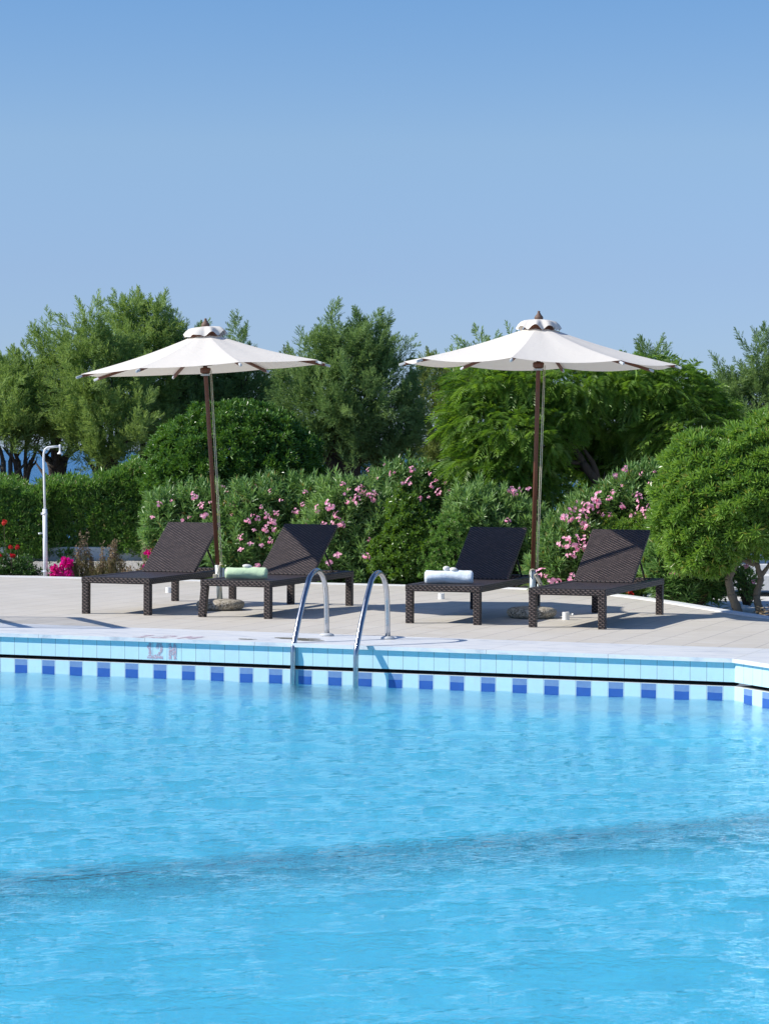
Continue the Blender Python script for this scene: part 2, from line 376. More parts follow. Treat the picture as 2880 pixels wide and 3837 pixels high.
m_soil = groundmat('soil', (0.05, 0.035, 0.022), (0.15, 0.11, 0.075), 40)
m_gravel = groundmat('gravel', (0.22, 0.20, 0.18), (0.66, 0.64, 0.60), 34)
m_path = simple('pale paving', (0.66, 0.65, 0.62), 0.8, 0, 0.12, 2.0, 0.3)
m_slat = simple('grey wood slat', (0.30, 0.28, 0.25), 0.7)
t = NT('faded red paint'); p = t.gen(); n1 = t.math('GREATER_THAN', t.noise(p, 90, 3, 0.6), 0.46)
m_paint = t.out(t.n('MixShader', {0: n1, 1: t.n('BsdfTransparent').outputs[0], 2: t.pbsdf(Base_Color=(0.50, 0.37, 0.44, 1), Roughness=0.6)}).outputs[0])
t = NT('damp stain'); p = t.obj(); n1 = t.math('GREATER_THAN', t.noise(p, 9, 4, 0.6), 0.42)
m_stain = t.out(t.n('MixShader', {0: n1, 1: t.n('BsdfTransparent').outputs[0], 2: t.pbsdf(Base_Color=(0.20, 0.185, 0.13, 1), Roughness=0.5)}).outputs[0])

# ------------------------------------------------------------------ pool geometry
E1 = Vector((math.cos(WDIR), math.sin(WDIR), 0)); N1 = Vector((-math.sin(WDIR), math.cos(WDIR), 0))
P0 = Vector((-3.2125, 22.0304, 0)); TW = 0.1336
CORN = P0 + E1*(47.66*TW)
D2 = -1.16; E2 = Vector((math.cos(D2), math.sin(D2), 0)); N2 = Vector((-math.sin(D2), math.cos(D2), 0))
LEFT = P0 - E1*(40*TW); RIGHT = CORN + E2*14.3
ZC, ZT, ZB, ZW, ZF = -0.032, -0.187, -0.219, -0.338, -1.52
segs = [(LEFT, CORN, E1, N1, -40.0), (CORN, RIGHT, E2, N2, 49.0)]
me = bpy.data.meshes.new('pool_wall'); vs, fs, ms, uv = [], [], [], []
def wq(a, b, z0, z1, off0, off1, n, mi, u0, u1):
    k = len(vs)
    vs.extend([tuple(a+n*off0+Vector((0,0,z0))), tuple(b+n*off0+Vector((0,0,z0))), tuple(b+n*off1+Vector((0,0,z1))), tuple(a+n*off1+Vector((0,0,z1)))])
    fs.append((k, k+1, k+2, k+3)); ms.append(mi); uv.extend([(u0, z0), (u1, z0), (u1, z1), (u0, z1)])
for a, b, e, n, i0 in segs:
    nt = (b-a).length/TW
    wq(a, b, ZT, ZC, 0, 0, n, 0, i0, i0+nt)
    wq(a, b, ZT, ZT, 0.15, 0, n, 2, i0, i0+nt)
    wq(a, b, ZB, ZT, 0.15, 0.15, n, 2, i0, i0+nt)
    wq(a, b, ZB, ZB, 0, 0.15, n, 1, i0, i0+nt)
    wq(a, b, ZF, ZB, 0, 0, n, 1, i0, i0+nt)
BL, BR = Vector((-10.5, 3.6, 0)), Vector((8.5, 3.6, 0))
loop = [RIGHT, BR, BL, Vector((-10.5, LEFT.y, 0)), LEFT]
for a, b in zip(loop[:-1], loop[1:]):
    d = (b-a).normalized(); wq(a, b, ZF, ZC, 0, 0, d, 0, 0, (b-a).length/TW)
me.from_pydata(vs, [], fs); me.polygons.foreach_set('material_index', ms)
ul = me.uv_layers.new(name='UVMap'); ul.data.foreach_set('uv', [x for q in uv for x in q])
tag(link('pool_wall', me, [m_tile_up, m_tile_lo, m_slot]), kind='structure')
ring = [LEFT, CORN, RIGHT, BR, BL, Vector((-10.5, LEFT.y, 0))]
b = MB(); b.poly([(p.x, p.y, ZF) for p in reversed(ring)]); tag(b.build('pool_floor', m_floor), kind='structure')
# lane line on the floor
b = MB(); a0, a1 = Vector((-6.5, 10.25, ZF+0.004)), Vector((6.5, 16.75, ZF+0.004)); dd = (a1-a0).normalized(); nn = Vector((-dd.y, dd.x, 0))
b.quad(a0-nn*.19, a1-nn*.19, a1+nn*.19, a0+nn*.19); tag(b.build('pool_lane_line', m_line), kind='structure')
# water surface with real ripples
def waves(X, Y):
    rs = np.random.RandomState(3); Z = np.zeros_like(X)
    for i in range(46):
        lam = 0.14*1.055**i; ang = rs.uniform(0, 2*math.pi); k = 2*math.pi/lam
        amp = 0.0013*lam*(1.0 if lam < 0.8 else 0.6)
        Z += amp*np.sin(k*(np.cos(ang)*X+np.sin(ang)*Y) + rs.uniform(0, 6.28) + 0.8*np.sin(X*1.3+i)+0.8*np.sin(Y*1.1+2*i))
    return Z
def wsheet(x0, x1, y0, y1, step):
    nx = int((x1-x0)/step)+1; ny = int((y1-y0)/step)+1
    X, Y = np.meshgrid(np.linspace(x0, x1, nx), np.linspace(y0, y1, ny))
    return X, Y
X, Y = wsheet(-10.48, 8.48, 3.62, LEFT.y, 0.034)
# keep inside the pool: signed distances behind the two walls
def clampin(X, Y):
    s1 = (X-P0.x)*N1.x+(Y-P0.y)*N1.y; s2 = (X-CORN.x)*N2.x+(Y-CORN.y)*N2.y
    return s1, s2
s1, s2 = clampin(X, Y)
keep = (s1 < 0.04) & (s2 < 0.04)
Z = ZW + waves(X, Y)
V = np.stack([X, Y, Z], -1).reshape(-1, 3); ny, nx = X.shape
idx = np.arange(nx*ny).reshape(ny, nx)
kq = (keep[:-1, :-1] & keep[1:, :-1] & keep[:-1, 1:] & keep[1:, 1:])
Fq = np.stack([idx[:-1, :-1], idx[:-1, 1:], idx[1:, 1:], idx[1:, :-1]], -1)[kq]
def np_mesh(name, V, Fc, smooth=False, attr=None):
    used = np.zeros(len(V), bool); used[Fc.ravel()] = True
    mp = np.cumsum(used)-1; V = V[used]; Fc = mp[Fc]; k = Fc.shape[1]
    me = bpy.data.meshes.new(name)
    me.vertices.add(len(V)); me.vertices.foreach_set('co', V.astype(np.float32).ravel())
    me.loops.add(Fc.size); me.loops.foreach_set('vertex_index', Fc.astype(np.int32).ravel())
    me.polygons.add(len(Fc)); me.polygons.foreach_set('loop_start', (np.arange(len(Fc))*k).astype(np.int32))
    me.polygons.foreach_set('use_smooth', np.full(len(Fc), smooth))
    if attr is not None:
        at_ = me.attributes.new('rnd', 'FLOAT', 'POINT'); at_.data.foreach_set('value', attr[used].astype(np.float32))
    me.update(); me.validate()
    return me
water = tag(link('pool_water', np_mesh('pool_water', V, Fq, True), m_water), kind='structure')
CAUSTICS = True
if CAUSTICS:
    water.cycles.is_caustics_caster = True
    sl.cycles.is_caustics_light = True
    for o in (bpy.data.objects['pool_floor'], bpy.data.objects['pool_lane_line'], bpy.data.objects['pool_wall']):
        o.cycles.is_caustics_receiver = True

# marble coping: a slab that overhangs the tiles a little
CW = 1.08; OV = 0.030
def corner_pt(off):                          # point on both lines offset by off into the deck
    a = P0 + N1*off; c = CORN + N2*off
    det = E1.x*(-E2.y)+E2.x*E1.y; d = c-a
    s = (d.x*(-E2.y)+E2.x*d.y)/det
    return a + E1*s
b = MB()
fa, fb, fc = LEFT-N1*OV, corner_pt(-OV), RIGHT-N2*OV
ba, bb, bc = LEFT+N1*CW, corner_pt(CW), RIGHT+N2*CW
z = lambda p, h: (p.x, p.y, h)
b.quad(z(fa, 0), z(fb, 0), z(bb, 0), z(ba, 0)); b.quad(z(fb, 0), z(fc, 0), z(bc, 0), z(bb, 0))
b.quad(z(fa, ZC), z(fb, ZC), z(fb, 0), z(fa, 0)); b.quad(z(fb, ZC), z(fc, ZC), z(fc, 0), z(fb, 0))
b.quad(z(fa, ZC), z(LEFT+N1*.3, ZC), z(corner_pt(.3), ZC), z(fb, ZC)); b.quad(z(fb, ZC), z(corner_pt(.3), ZC), z(RIGHT+N2*.3, ZC), z(fc, ZC))
tag(b.build('pool_coping', m_marble), kind='structure')
# deck with its curved back edge, and the white kerb along it
KB = [Vector(p) for p in ((-12, 33.6, 0), (-7, 32.5, 0), (-4.83, 31.868, 0), (-3.776, 31.587, 0), (-0.868, 30.65, 0), (0.26, 30.25, 0), (1.341, 29.85, 0), (1.9, 29.45, 0), (2.563, 28.65, 0), (3.065, 27.35, 0), (3.455, 25.9, 0), (3.79, 24.75, 0), (4.35, 23.6, 0), (5.2, 22.6, 0), (7.5, 21.4, 0), (12, 20.5, 0))]
def smooth(P, k=6):
    out = []
    for i in range(len(P)-1):
        p0, p1, p2, p3 = P[max(i-1, 0)], P[i], P[i+1], P[min(i+2, len(P)-1)]
        for j in range(k):
            t_ = j/k; out.append(0.5*((2*p1)+(p2-p0)*t_+(2*p0-5*p1+4*p2-p3)*t_*t_+(3*p1-p0-3*p2+p3)*t_**3))
    return out+[P[-1]]
KS = smooth(KB)
off = []
for i, p in enumerate(KS):
    d = (KS[min(i+1, len(KS)-1)]-KS[max(i-1, 0)]).normalized(); off.append(p - Vector((-d.y, d.x, 0))*0.16)
b = MB(); b.poly([z(p, 0) for p in [ba, bb, bc, Vector((12, bc.y, 0))] + list(reversed(off))] + [(-12, ba.y, 0)])
tag(b.build('pool_deck', m_deck), kind='structure')
b = MB(); b.poly([(-30, -8, -0.004), (30, -8, -0.004), (30, 3.55, -0.004), (-30, 3.55, -0.004)]); b.poly([(-30, 3.55, -.004), (-10.55, 3.55, -.004), (-10.55, 23, -.004), (-30, 23, -.004)]); b.poly([(8.55, 3.55, -.004), (30, 3.55, -.004), (30, 18.4, -.004), (12.02, 18.4, -.004), (12.02, bc.y, -.004), (bc.x, bc.y, -.004), (RIGHT.x+.06, RIGHT.y, -.004)])
tag(b.build('near_deck', m_deck), kind='structure')
b = MB()
for i in range(len(KS)-1):
    o0, o1, k0, k1 = off[i], off[i+1], KS[i], KS[i+1]
    b.quad(z(o0, 0.012), z(o1, 0.012), z(k1, 0.012), z(k0, 0.012)); b.quad(z(o0, -0.02), z(o1, -0.02), z(o1, 0.012), z(o0, 0.012)); b.quad(z(k1, -0.2), z(k0, -0.2), z(k0, 0.012), z(k1, 0.012))
tag(b.build('kerb', m_kerb), kind='structure')
b = MB(); b.poly([(-60, 25.0, -0.17), (3.2, 25.0, -0.17), (6.5, 18.5, -0.17), (60, 18.5, -0.17), (60, 50, -0.17), (-60, 50, -0.17)]); b.poly([(-60, 50, -0.17), (60, 50, -0.17), (60, 53, -1.3), (-60, 53, -1.3)])
tag(b.build('ground', m_soil), kind='structure')
b = MB(); b.poly([(-14, 32.6, -0.012), (-7, 31.9, -0.012), (-2.4, 30.6, -0.012), (-2.4, 37.1, -0.012), (-14, 35.3, -0.012)]); tag(b.build('gravel', m_gravel), kind='structure')
b = MB(); b.poly([(2.75, 26.0, -0.162), (4.2, 21.5, -0.162), (14, 20, -0.162), (14, 36, -0.162), (3.2, 36, -0.162), (2.95, 29.2, -0.162)]); tag(b.build('path', m_path), kind='structure')
b = MB(); b.quad((-4000, 49.5, -1.0), (4000, 49.5, -1.0), (4000, 9000, -1.0), (-4000, 9000, -1.0)); tag(b.build('sea', m_sea), kind='structure')
# low painted kerb wall before the hedge
b = MB(); L0, L1 = Vector((-12, 35.55, 0)), Vector((-2.2, 37.2, 0)); ang = math.atan2(L1.y-L0.y, L1.x-L0.x)
b.box((0, 0, -0.1), ((L1-L0).length, 0.22, 0.185), Matrix.Translation(L0) @ Matrix.Rotation(ang, 4, 'Z'))
tag(b.build('low_wall', m_wallw, bevel=0.015), 'low white painted wall running along the foot of the clipped hedge', 'wall')

b = MB(); b.quad(Vector((-12, 35.7, .165)), Vector((-2.2, 37.35, .165)), Vector((-2.2, 40, .165)), Vector((-12, 40, .165))); tag(b.build('planting_bed', m_soil), kind='structure')

# painted depth marks 1.2 M on the tiles and on the marble
GL = {'1': [((.35, 0), (.35, 1)), ((.12, .78), (.35, 1)), ((.1, 0), (.6, 0))], '.': [((.1, .0), (.1, .09))],
      '2': [((0, .78), (.12, 1)), ((.12, 1), (.48, 1)), ((.48, 1), (.6, .78)), ((.6, .78), (.55, .52)), ((.55, .52), (0, 0)), ((0, 0), (.62, 0))],
      'M': [((0, 0), (0, 1)), ((0, 1), (.35, .35)), ((.35, .35), (.7, 1)), ((.7, 1), (.7, 0))]}
def glyphs(name, org, ex, ey, hgt, items, nrm, wd=.15):
    b = MB(); lift = 0
    for ch, x in items:
        for (a, c) in GL[ch]:
            p, q = Vector((x+a[0]*hgt*.62, a[1]*hgt)), Vector((x+c[0]*hgt*.62, c[1]*hgt)); d = (q-p).normalized()*hgt*wd*.5; w = Vector((-d.y, d.x)); lift += 0.00008
            pts = [p-d-w, q+d-w, q+d+w, p-d+w]
            b.quad(*[org+ex*r_.x+ey*r_.y+nrm*(0.0015+lift) for r_ in pts])
    return b.build(name, m_paint)
UP = Vector((0, 0, 1))
its = [('1', 0.0), ('.', .062), ('2', .092), ('M', .212)]
tag(glyphs('depth_marking', P0+E1*(9.62*TW)+Vector((0, 0, -.162)), E1, UP, .108, its, -N1, .24), 'faded red 1.2 M stencilled on the pool wall tiles', 'depth marking')
tag(glyphs('depth_marking', P0+E1*(8.5*TW)+N1*.02+Vector((0, 0, .001)), E1, N1, .26, [('1', 0.0), ('.', .16), ('2', .20), ('M', .42)], UP, .13), 'worn red 1.2 M painted flat on the marble edge', 'depth marking')
for (u, v, rx, ry) in ((1110, 2394, .20, .09), (1160, 2401, .12, .06), (925, 2396, .08, .05)):
    b = MB(); c0 = ground(u, v); b.poly([(rx*math.cos(a)*(1+.15*math.sin(3*a)), ry*math.sin(a)*(1+.2*math.cos(2*a)), 0) for a in [k*math.pi/16 for k in range(32)]])
    o = b.build('damp_stain', m_stain); o.location = (c0.x, c0.y, 0.0025+.0004*rx*10); o.rotation_euler = (0, 0, WDIR); tag(o, kind='structure')

# ------------------------------------------------------------------ pool ladder
prof = [(0, 0), (-.002, .12), (-.021, .332), (-.045, .42), (-.079, .474), (-.12, .52), (-.16, .547), (-.215, .570), (-.275, .580), (-.34, .574), (-.40, .561), (-.44, .545), (-.485, .523), (-.53, .475), (-.62, .372), (-.76, .18), (-.875, -.004), (-.893, -.04), (-.899, -.08), (-.901, -.30), (-.901, -1.1)]
f1, f2 = Vector((-0.493, 21.931, 0)), Vector((0.0336, 21.598, 0))
ld = Vector((.29, .957, 0)).normalized()
lad = empty('pool_ladder', tuple((f1+f2)/2)); tag(lad, 'stainless steel pool ladder with two curved handrails over the marble edge', 'ladder')
org = (f1+f2)/2
for f in (f1, f2):
    b = MB(); b.tube([f-org+ld*a+Vector((0, 0, h_)) for a, h_ in prof], .0225, 16); b.build('handrail', m_steel, lad)
    b = MB(); b.lathe([(.062, 0.002), (.062, .012), (.05, .02), (.024, .026)], 20, tuple(f-org)); b.build('floor_flange', m_cap, lad)
for h_ in (-.55, -.8, -1.05):
    b = MB(); q0, q1 = f1-org-ld*.9, f2-org-ld*.9; b.tube([q0+Vector((0, 0, h_)), q1+Vector((0, 0, h_))], .02, 10); b.build('rung', m_steel, lad)

# ------------------------------------------------------------------ loungers
LG, LW = 2.252, 0.652
def make_lounger(first=True):
    root = empty('sun_lounger', (0, 0, 0))
    for x in (0, LW):
        for y in (0, LG):
            b = MB(); b.box((-.034, -.034, 0), (.034, .034, .30), Matrix.Translation((x, y, 0))); b.build('leg', m_wicker, root, .006, True)
    b = MB()
    b.box((-.037, -.037, .30), (LW+.037, .035, .362)); b.box((-.037, LG-.035, .30), (LW+.037, LG+.037, .362))
    b.box((-.037, .035, .30), (.03, LG-.035, .362)); b.box((LW-.03, .035, .30), (LW+.037, LG-.035, .362))
    b.build('frame', m_wicker, root, .006, True)
    b = MB(); b.box((.0305, .0355, .325), (LW-.0305, 1.27, .357)); b.build('seat_panel', m_wicker, root, .003, True)
    b = MB(); L = .86; b.box((0, 0, -.018), (LW-.07, L, .018))
    bk = b.build('backrest', m_wicker, root, .006, True); bk.location = (.035, 1.275, .352); bk.rotation_euler = (R(34.2), 0, 0)
    for x in (.09, LW-.09):
        b = MB(); b.tube([(x, 1.275+.52*.827, .352+.52*.562-.02), (x, 2.02, .335)], .010, 6); b.build('backrest_strut', m_strut, root)
    return root
LP = [(-2.9067, 24.7348, -.3123), (-1.7169, 24.3273, -.3365), (.242, 23.6247, -.3038), (1.3636, 23.1676, -.3391)]
LL = ['empty dark wicker sun lounger at the far left, beside the left parasol',
      'dark wicker sun lounger carrying the rolled green towel, one foot leg splayed',
      'dark wicker sun lounger in full shade carrying the rolled pale blue towel',
      'empty dark wicker sun lounger at the far right, before the pruned round tree']
proto = make_lounger(); lng = [proto]+[copy_tree(proto) for _ in range(3)]
for o, (x, y, a), lb in zip(lng, LP, LL):
    o.location = (x, y, 0); o.rotation_euler = (0, 0, a); tag(o, lb, 'sun lounger', 'wicker sun loungers on the pool deck')
lg = [c_ for c_ in lng[1].children if c_.name.startswith('leg')][0]; lg.rotation_euler = (0, R(5.5), 0); lg.location = (-.029, 0, 0)

# rolled towels with pebbles on the foot ends
def towel(name, m, P, rz, L, r, lbl):
    root = empty(name, P, rz); tag(root, lbl, 'towel')
    b = MB(); nseg = 40; base = []
    rs = random.Random(int(L*1000))
    ks = [0, .015, .05, .12, .2, .3, .4, .5, .6, .7, .8, .88, .95, .985, 1.0]
    rr = [.80, .95, 1, 1.02, 1.0, 1.01, .97, .98, 1.0, 1.02, 1.0, 1.01, 1, .95, .80]
    for k, q in zip(ks, rr):
        for j in range(nseg):
            a = 2*math.pi*j/nseg; rad = r*q*(1+.05*math.sin(2*a+k*7)+.03*math.sin(5*a-k*11)+.02*rs.uniform(-1, 1)); sz = math.sin(a)
            zz = rad*sz; zz = zz if zz > -r*.86 else -r*.86
            base.append((L*(k-.5), rad*math.cos(a)*1.08, zz+r*.86+.001))
    b.v = base
    for i in range(len(ks)-1):
        for j in range(nseg):
            b.f.append((i*nseg+j, i*nseg+(j+1) % nseg, (i+1)*nseg+(j+1) % nseg, (i+1)*nseg+j)); b.m.append(0); b.sm.append(True)
    b.f.append(tuple(reversed(range(nseg)))); b.m.append(0); b.sm.append(False)
    b.f.append(tuple((len(ks)-1)*nseg+j for j in range(nseg))); b.m.append(0); b.sm.append(False)
    b.build('roll', m, root)
    for sgn in (-1, 1):                       # the rolled edge shows as a spiral at each end
        b = MB(); pts = []
        for j in range(70):
            a = j*.26; q = r*(.12+.72*j/70); pts.append((sgn*(L*.5+.001), q*math.cos(a)*1.05, q*math.sin(a)*.95+r*.9))
        b.tube(pts, .0055, 5); b.build('spiral_edge', m, root)
    b = MB(); b.box((-L*.49, -.02, 0), (L*.49, .02, .008)); e = b.build('hem', m, root, .003); e.location = (0, -r*.72, .028); e.rotation_euler = (R(-50), 0, 0)
    return root
def lp(k, w, l, z=.363):
    x, y, a = LP[k]; return (x+w*math.cos(a)-l*math.sin(a), y+w*math.sin(a)+l*math.cos(a), z)
g = ground(921, 2170, .363); g.y -= .09; towel('rolled_towel', m_towel_g, (g.x, g.y+.16, .363), -.07, .395, .058, 'pale green towel rolled up on the foot end of the second lounger')
g2 = ground(1682, 2187, .363); g2.y -= .07; towel('rolled_towel', m_towel_b, (g2.x, g2.y+.14, .363), -.05, .445, .064, 'pale blue towel rolled up on the foot end of the shaded lounger')
def pebble(x, y, zz, sx, sy, sz, rz, lbl, grp=None):
    b = MB(); b.lathe([(math.sin(a), -math.cos(a)) for a in [.05+k*(math.pi-.1)/12 for k in range(13)]], 20, wob=lambda a, i: 1+.06*math.sin(2*a+1))
    o = b.build('pebble', m_pebble); o.scale = (sx, sy, sz); o.location = (x, y, zz); o.rotation_euler = (R(4), R(6), rz); tag(o, lbl, 'pebble', grp)
pebble(g.x+.01, g.y+.16, .363+.104+.016, .046, .034, .020, .2, 'flat white pebble lying on the green towel')
pebble(g2.x-.022, g2.y+.14, .363+.118+.019, .034, .028, .025, .1, 'rounder left one of two white pebbles on the blue towel')
pebble(g2.x+.042, g2.y+.12, .363+.118+.012, .036, .028, .021, -.3, 'flatter right one of two white pebbles on the blue towel')

# ------------------------------------------------------------------ parasols
def parasol(base, lean_top, rot, Rr, zr, tilt, sag, lbl, cleat, seed, metal_top):
    """lean_top: where the pole axis is at z = zr; tilt: (slope along x) of the rim plane"""
    rs = random.Random(seed)
    root = empty('parasol', base); tag(root, lbl, 'parasol', 'white parasols over the loungers')
    ax = Vector((lean_top[0]-base[0], lean_top[1]-base[1], zr)); axn = ax/zr
    P = lambda zz: axn*zz
    b = MB(); b.lathe([(.19, .0), (.228, .018), (.243, .05), (.235, .078), (.20, .098), (.12, .107), (.04, .109)], 40, wob=lambda a, i: 1+.012*math.sin(5*a+seed+i)+.008*math.sin(11*a)); b.build('stone_base', m_stone, root)
    b = MB(); b.tube([P(.10), P(metal_top)], .029, 18); b.build('socket_tube', m_galv, root)
    b = MB(); b.tube([P(metal_top-.02), P(zr), P(zr+.33)], .0215, 16); b.build('pole', m_wood, root)
    rise = .375; apex = P(zr+rise); U = axn.normalized(); X = Vector((1, 0, tilt)).normalized(); X = (X); Yv = Vector((0, 1, 0)); Nn = X.cross(Yv).normalized()
    ctr = P(zr)
    def rim(a, r=1.0, drop=0.0): return ctr + (X*math.cos(a)+Yv*math.sin(a))*Rr*r + Vector((0, 0, -drop))
    top = ctr + Vector((0, 0, rise))
    ang = [rot + k*math.pi/4 for k in range(8)]
    # canopy: eight panels, taut along the ribs, hollow between them, scalloped rim
    b = MB(); nr, na = 14, 12
    for k in range(8):
        a0, a1 = ang[k], ang[k]+math.pi/4
        base_i = len(b.v)
        for i in range(nr+1):
            s_ = .10+.90*i/nr
            for j in range(na+1):
                t_ = j/na; e0, e1 = rim(a0, s_), rim(a1, s_); p = e0.lerp(e1, t_)
                bow = 4*t_*(1-t_)
                p += Vector((0, 0, rise*(1-s_)**1.0 - .035*math.sin(math.pi*s_)*1.0 + .02*s_*(1-s_)))
                p += Vector((0, 0, -sag[k % len(sag)]*bow*s_**2.2 + .006*math.sin(9*t_+seed+k)*s_*(1-s_)*2*bow))
                inw = .03*bow*s_**3; p = p + (ctr-Vector((0, 0, 0))-p).normalized()*inw*0.7
                b.v.append(tuple(p))
        for i in range(nr):
            for j in range(na):
                q = base_i+i*(na+1)+j; b.f.append((q, q+1, q+na+2, q+na+1)); b.m.append(0); b.sm.append(True)
    me = b.mesh('canopy'); bm = bmesh.new(); bm.from_mesh(me); bmesh.ops.recalc_face_normals(bm, faces=bm.faces); bm.to_mesh(me); bm.free()
    can = link('canopy', me, m_canvas, root)
    # fluted vent cap with loose flounces
    b = MB(); n = 96; rows = [(.035, .0), (.11, -.008), (.168, -.024), (.203, -.060), (.226, -.104)]
    vt = ctr+Vector((0, 0, rise+.046))
    for i, (rr_, zz) in enumerate(rows):
        for j in range(n):
            a = 2*math.pi*j/n; fl = (i/4)**2*(.5+.5*math.cos(8*(a-rot)+.5*math.sin(3*a+seed)))*(.85+.4*math.sin(2*a+seed))
            fl2 = (i/4)**2*math.sin(16*(a-rot)+seed)*.25
            q = rr_*(1-.10*(1-math.cos(8*(a-rot)))*.5*(i/4))*(1+.05*fl2)
            b.v.append(tuple(vt + X*q*math.cos(a)+Yv*q*math.sin(a)+Vector((0, 0, zz + .040*fl + .014*fl2))))
    for i in range(4):
        for j in range(n):
            q = i*n+j; q2 = i*n+(j+1) % n; b.f.append((q, q2, q2+n, q+n)); b.m.append(0); b.sm.append(True)
    b.build('vent_flap', m_canvas, root)
    b = MB(); b.tube([vt+Vector((0, 0, -.12)), vt+Vector((0, 0, -.03))], [.165, .11], 16); b.build('top_hub', m_wood, root)
    b = MB(); b.lathe([(.030, -.012), (.038, .0), (.044, .012), (.040, .026), (.028, .040), (.017, .056), (.012, .068), (.014, .074), (.009, .082)], 20, tuple(vt)); b.build('finial', m_finial, root)
    # ribs with end caps, struts from a sliding hub
    hub = P(zr-.02)
    b = MB(); b.lathe([(.034, -.03), (.052, -.02), (.055, .02), (.04, .03)], 18, tuple(hub)); b.build('sliding_hub', m_wood, root)
    b = MB(); b.lathe([(.036, -.052), (.048, -.05), (.048, -.034), (.036, -.032)], 18, tuple(hub)); b.build('hub_ring', m_cap, root)
    for a in ang:
        p0 = rim(a, .09)+Vector((0, 0, rise*.91-.03)); pm = rim(a, .55)+Vector((0, 0, rise*.45-.062)); p1 = rim(a, 1.0)+Vector((0, 0, -.022)); p2 = rim(a, 1.035)+Vector((0, 0, -.033))
        def barm(b, A, B, w, h):
            d = B-A; L = d.length; d.normalize(); sd = d.cross(Vector((0, 0, 1))).normalized(); uu = sd.cross(d)
            Mx = Matrix((sd, d, uu)).transposed().to_4x4(); Mx.translation = A
            b.box((-w/2, 0, -h/2), (w/2, L, h/2), Mx)
        b = MB(); barm(b, p0, pm, .02, .026); barm(b, pm, p1, .0202, .0262); rb = b.build('rib', m_wood, root)
        b = MB(); barm(b, rim(a, .985)+Vector((0, 0, -.014)), p2+Vector((0, 0, -.001)), .021, .025); b.build('end_cap', m_cap, rb, .005)
        b = MB(); barm(b, hub+Vector((0, 0, .05)), rim(a, .5)+Vector((0, 0, rise*.5-.06)), .016, .020); b.build('strut', m_wood, root)
    # halyard
    o0 = Vector((.045, -.03, 0))
    for dx in (0, .013):
        b = MB(); b.tube([P(metal_top+.02)+o0*.75+Vector((dx, 0, 0)), P((metal_top+zr)/2)+o0*.9+Vector((dx*1.2, 0, 0)), hub+o0*1.1+Vector((dx, 0, 0))], .0035, 6); b.build('rope', m_rope, root)
    q = P(metal_top-.02)
    if cleat:
        Mx = Matrix.Translation(q+Vector((.052, -.035, -.07))) @ Matrix.Rotation(R(-28), 4, 'Y')
        b = MB(); b.box((-.018, -.01, -.062), (.018, .01, .062), Mx); b.build('cleat', m_cleat, root, .007)
        for h_ in (-.042, .042):
            b = MB(); b.tube([Mx @ Vector((0, -.016, h_)), Mx @ Vector((0, -.009, h_))], .006, 8); b.build('screw', m_strut, root)
        b = MB(); b.tube([q+Vector((-.026+.0, -.028, -.05)), q+Vector((-.033, -.03, -.01)), q+Vector((-.025, -.03, .02)), q+Vector((-.005, -.034, .03)), q+Vector((.022, -.034, .022))], .006, 7); b.build('rope', m_rope, root)
    else:
        b = MB(); b.tube([P(metal_top+.03)+o0*.7, q+Vector((.022, -.036, -.04)), q+Vector((.012, -.04, -.10)), q+Vector((.03, -.038, -.16)), q+Vector((.034, -.036, -.24))], .006, 6); b.build('rope', m_rope, root)
        b = MB(); b.tube([q+Vector((.01, -.037, .012)), q+Vector((.035, -.04, .026)), q+Vector((.055, -.04, .03))], .004, 6); b.tube([q+Vector((-.012, -.036, -.08)), q+Vector((.004, -.04, -.04)), q+Vector((.014, -.04, .01))], .005, 6); b.build('rope', m_rope, root)
        Mx = Matrix.Translation(P(metal_top-.10)+Vector((.05, 0, 0)))
        b = MB(); b.box((-.014, -.01, -.045), (.014, .01, .07), Mx); b.build('bracket', m_galv, root, .003)
        b = MB(); b.box((-.045, -.012, -.10), (-.005, .012, .0), Matrix.Translation(q+Vector((0, -.03, -.07)))); b.build('cleat', m_cleat, root, .006)
    b = MB(); sp = P(.27); b.tube([sp+Vector((.02, -.02, 0)), sp+Vector((.055, -.03, 0))], .009, 8); b.tube([sp+Vector((.05, -.03, .06)), sp+Vector((.053, -.03, 0)), sp+Vector((.053, -.03, -.012))], .006, 6); b.build('clamp_screw', m_galv, root)
    return root
parasol((-1.641, 25.449, 0), (-1.80, 25.40), R(-26-180), 1.27, 2.420, .064, [.006, .010, .014, .006], 'cream parasol over the two left loungers, leaning left', False, 3, .451)
parasol((1.428, 24.495, 0), (1.475, 24.47), R(-14-180), 1.335, 2.462, -.014, [.036, .040, .036, .028, .034], 'cream parasol over the two right loungers, pole nearly upright', True, 5, .462)

# white pipe stubs let into the deck
for (u, v, side, lb) in ((632, 2221, 0, 'white plastic pipe stub behind the far left lounger'), (1653, 2245, 0, 'white plastic pipe stub under the shaded lounger with the blue towel'), (2119, 2323, 1, 'white plastic pipe stub with side plug beside the right parasol base')):
    p = ground(u, v); root = empty('pipe_stub', p); tag(root, lb, 'pipe stub', 'white pipe stubs set in the deck')
    b = MB(); hh_ = .075 if side else .062; b.lathe([(.034, 0), (.034, .001), (.034, hh_-.002), (.034, hh_-.001), (.0335, hh_), (.029, hh_), (.0285, hh_-.001), (.028, hh_-.03)], 22); b.build('pipe', m_pvc, root)
    if side:
        b = MB(); b.tube([(.03, -.005, .05), (.062, -.008, .05)], .011, 10); b.tube([(.058, -.008, .05), (.074, -.008, .05)], .015, 10); b.build('side_plug', m_pvc, root)

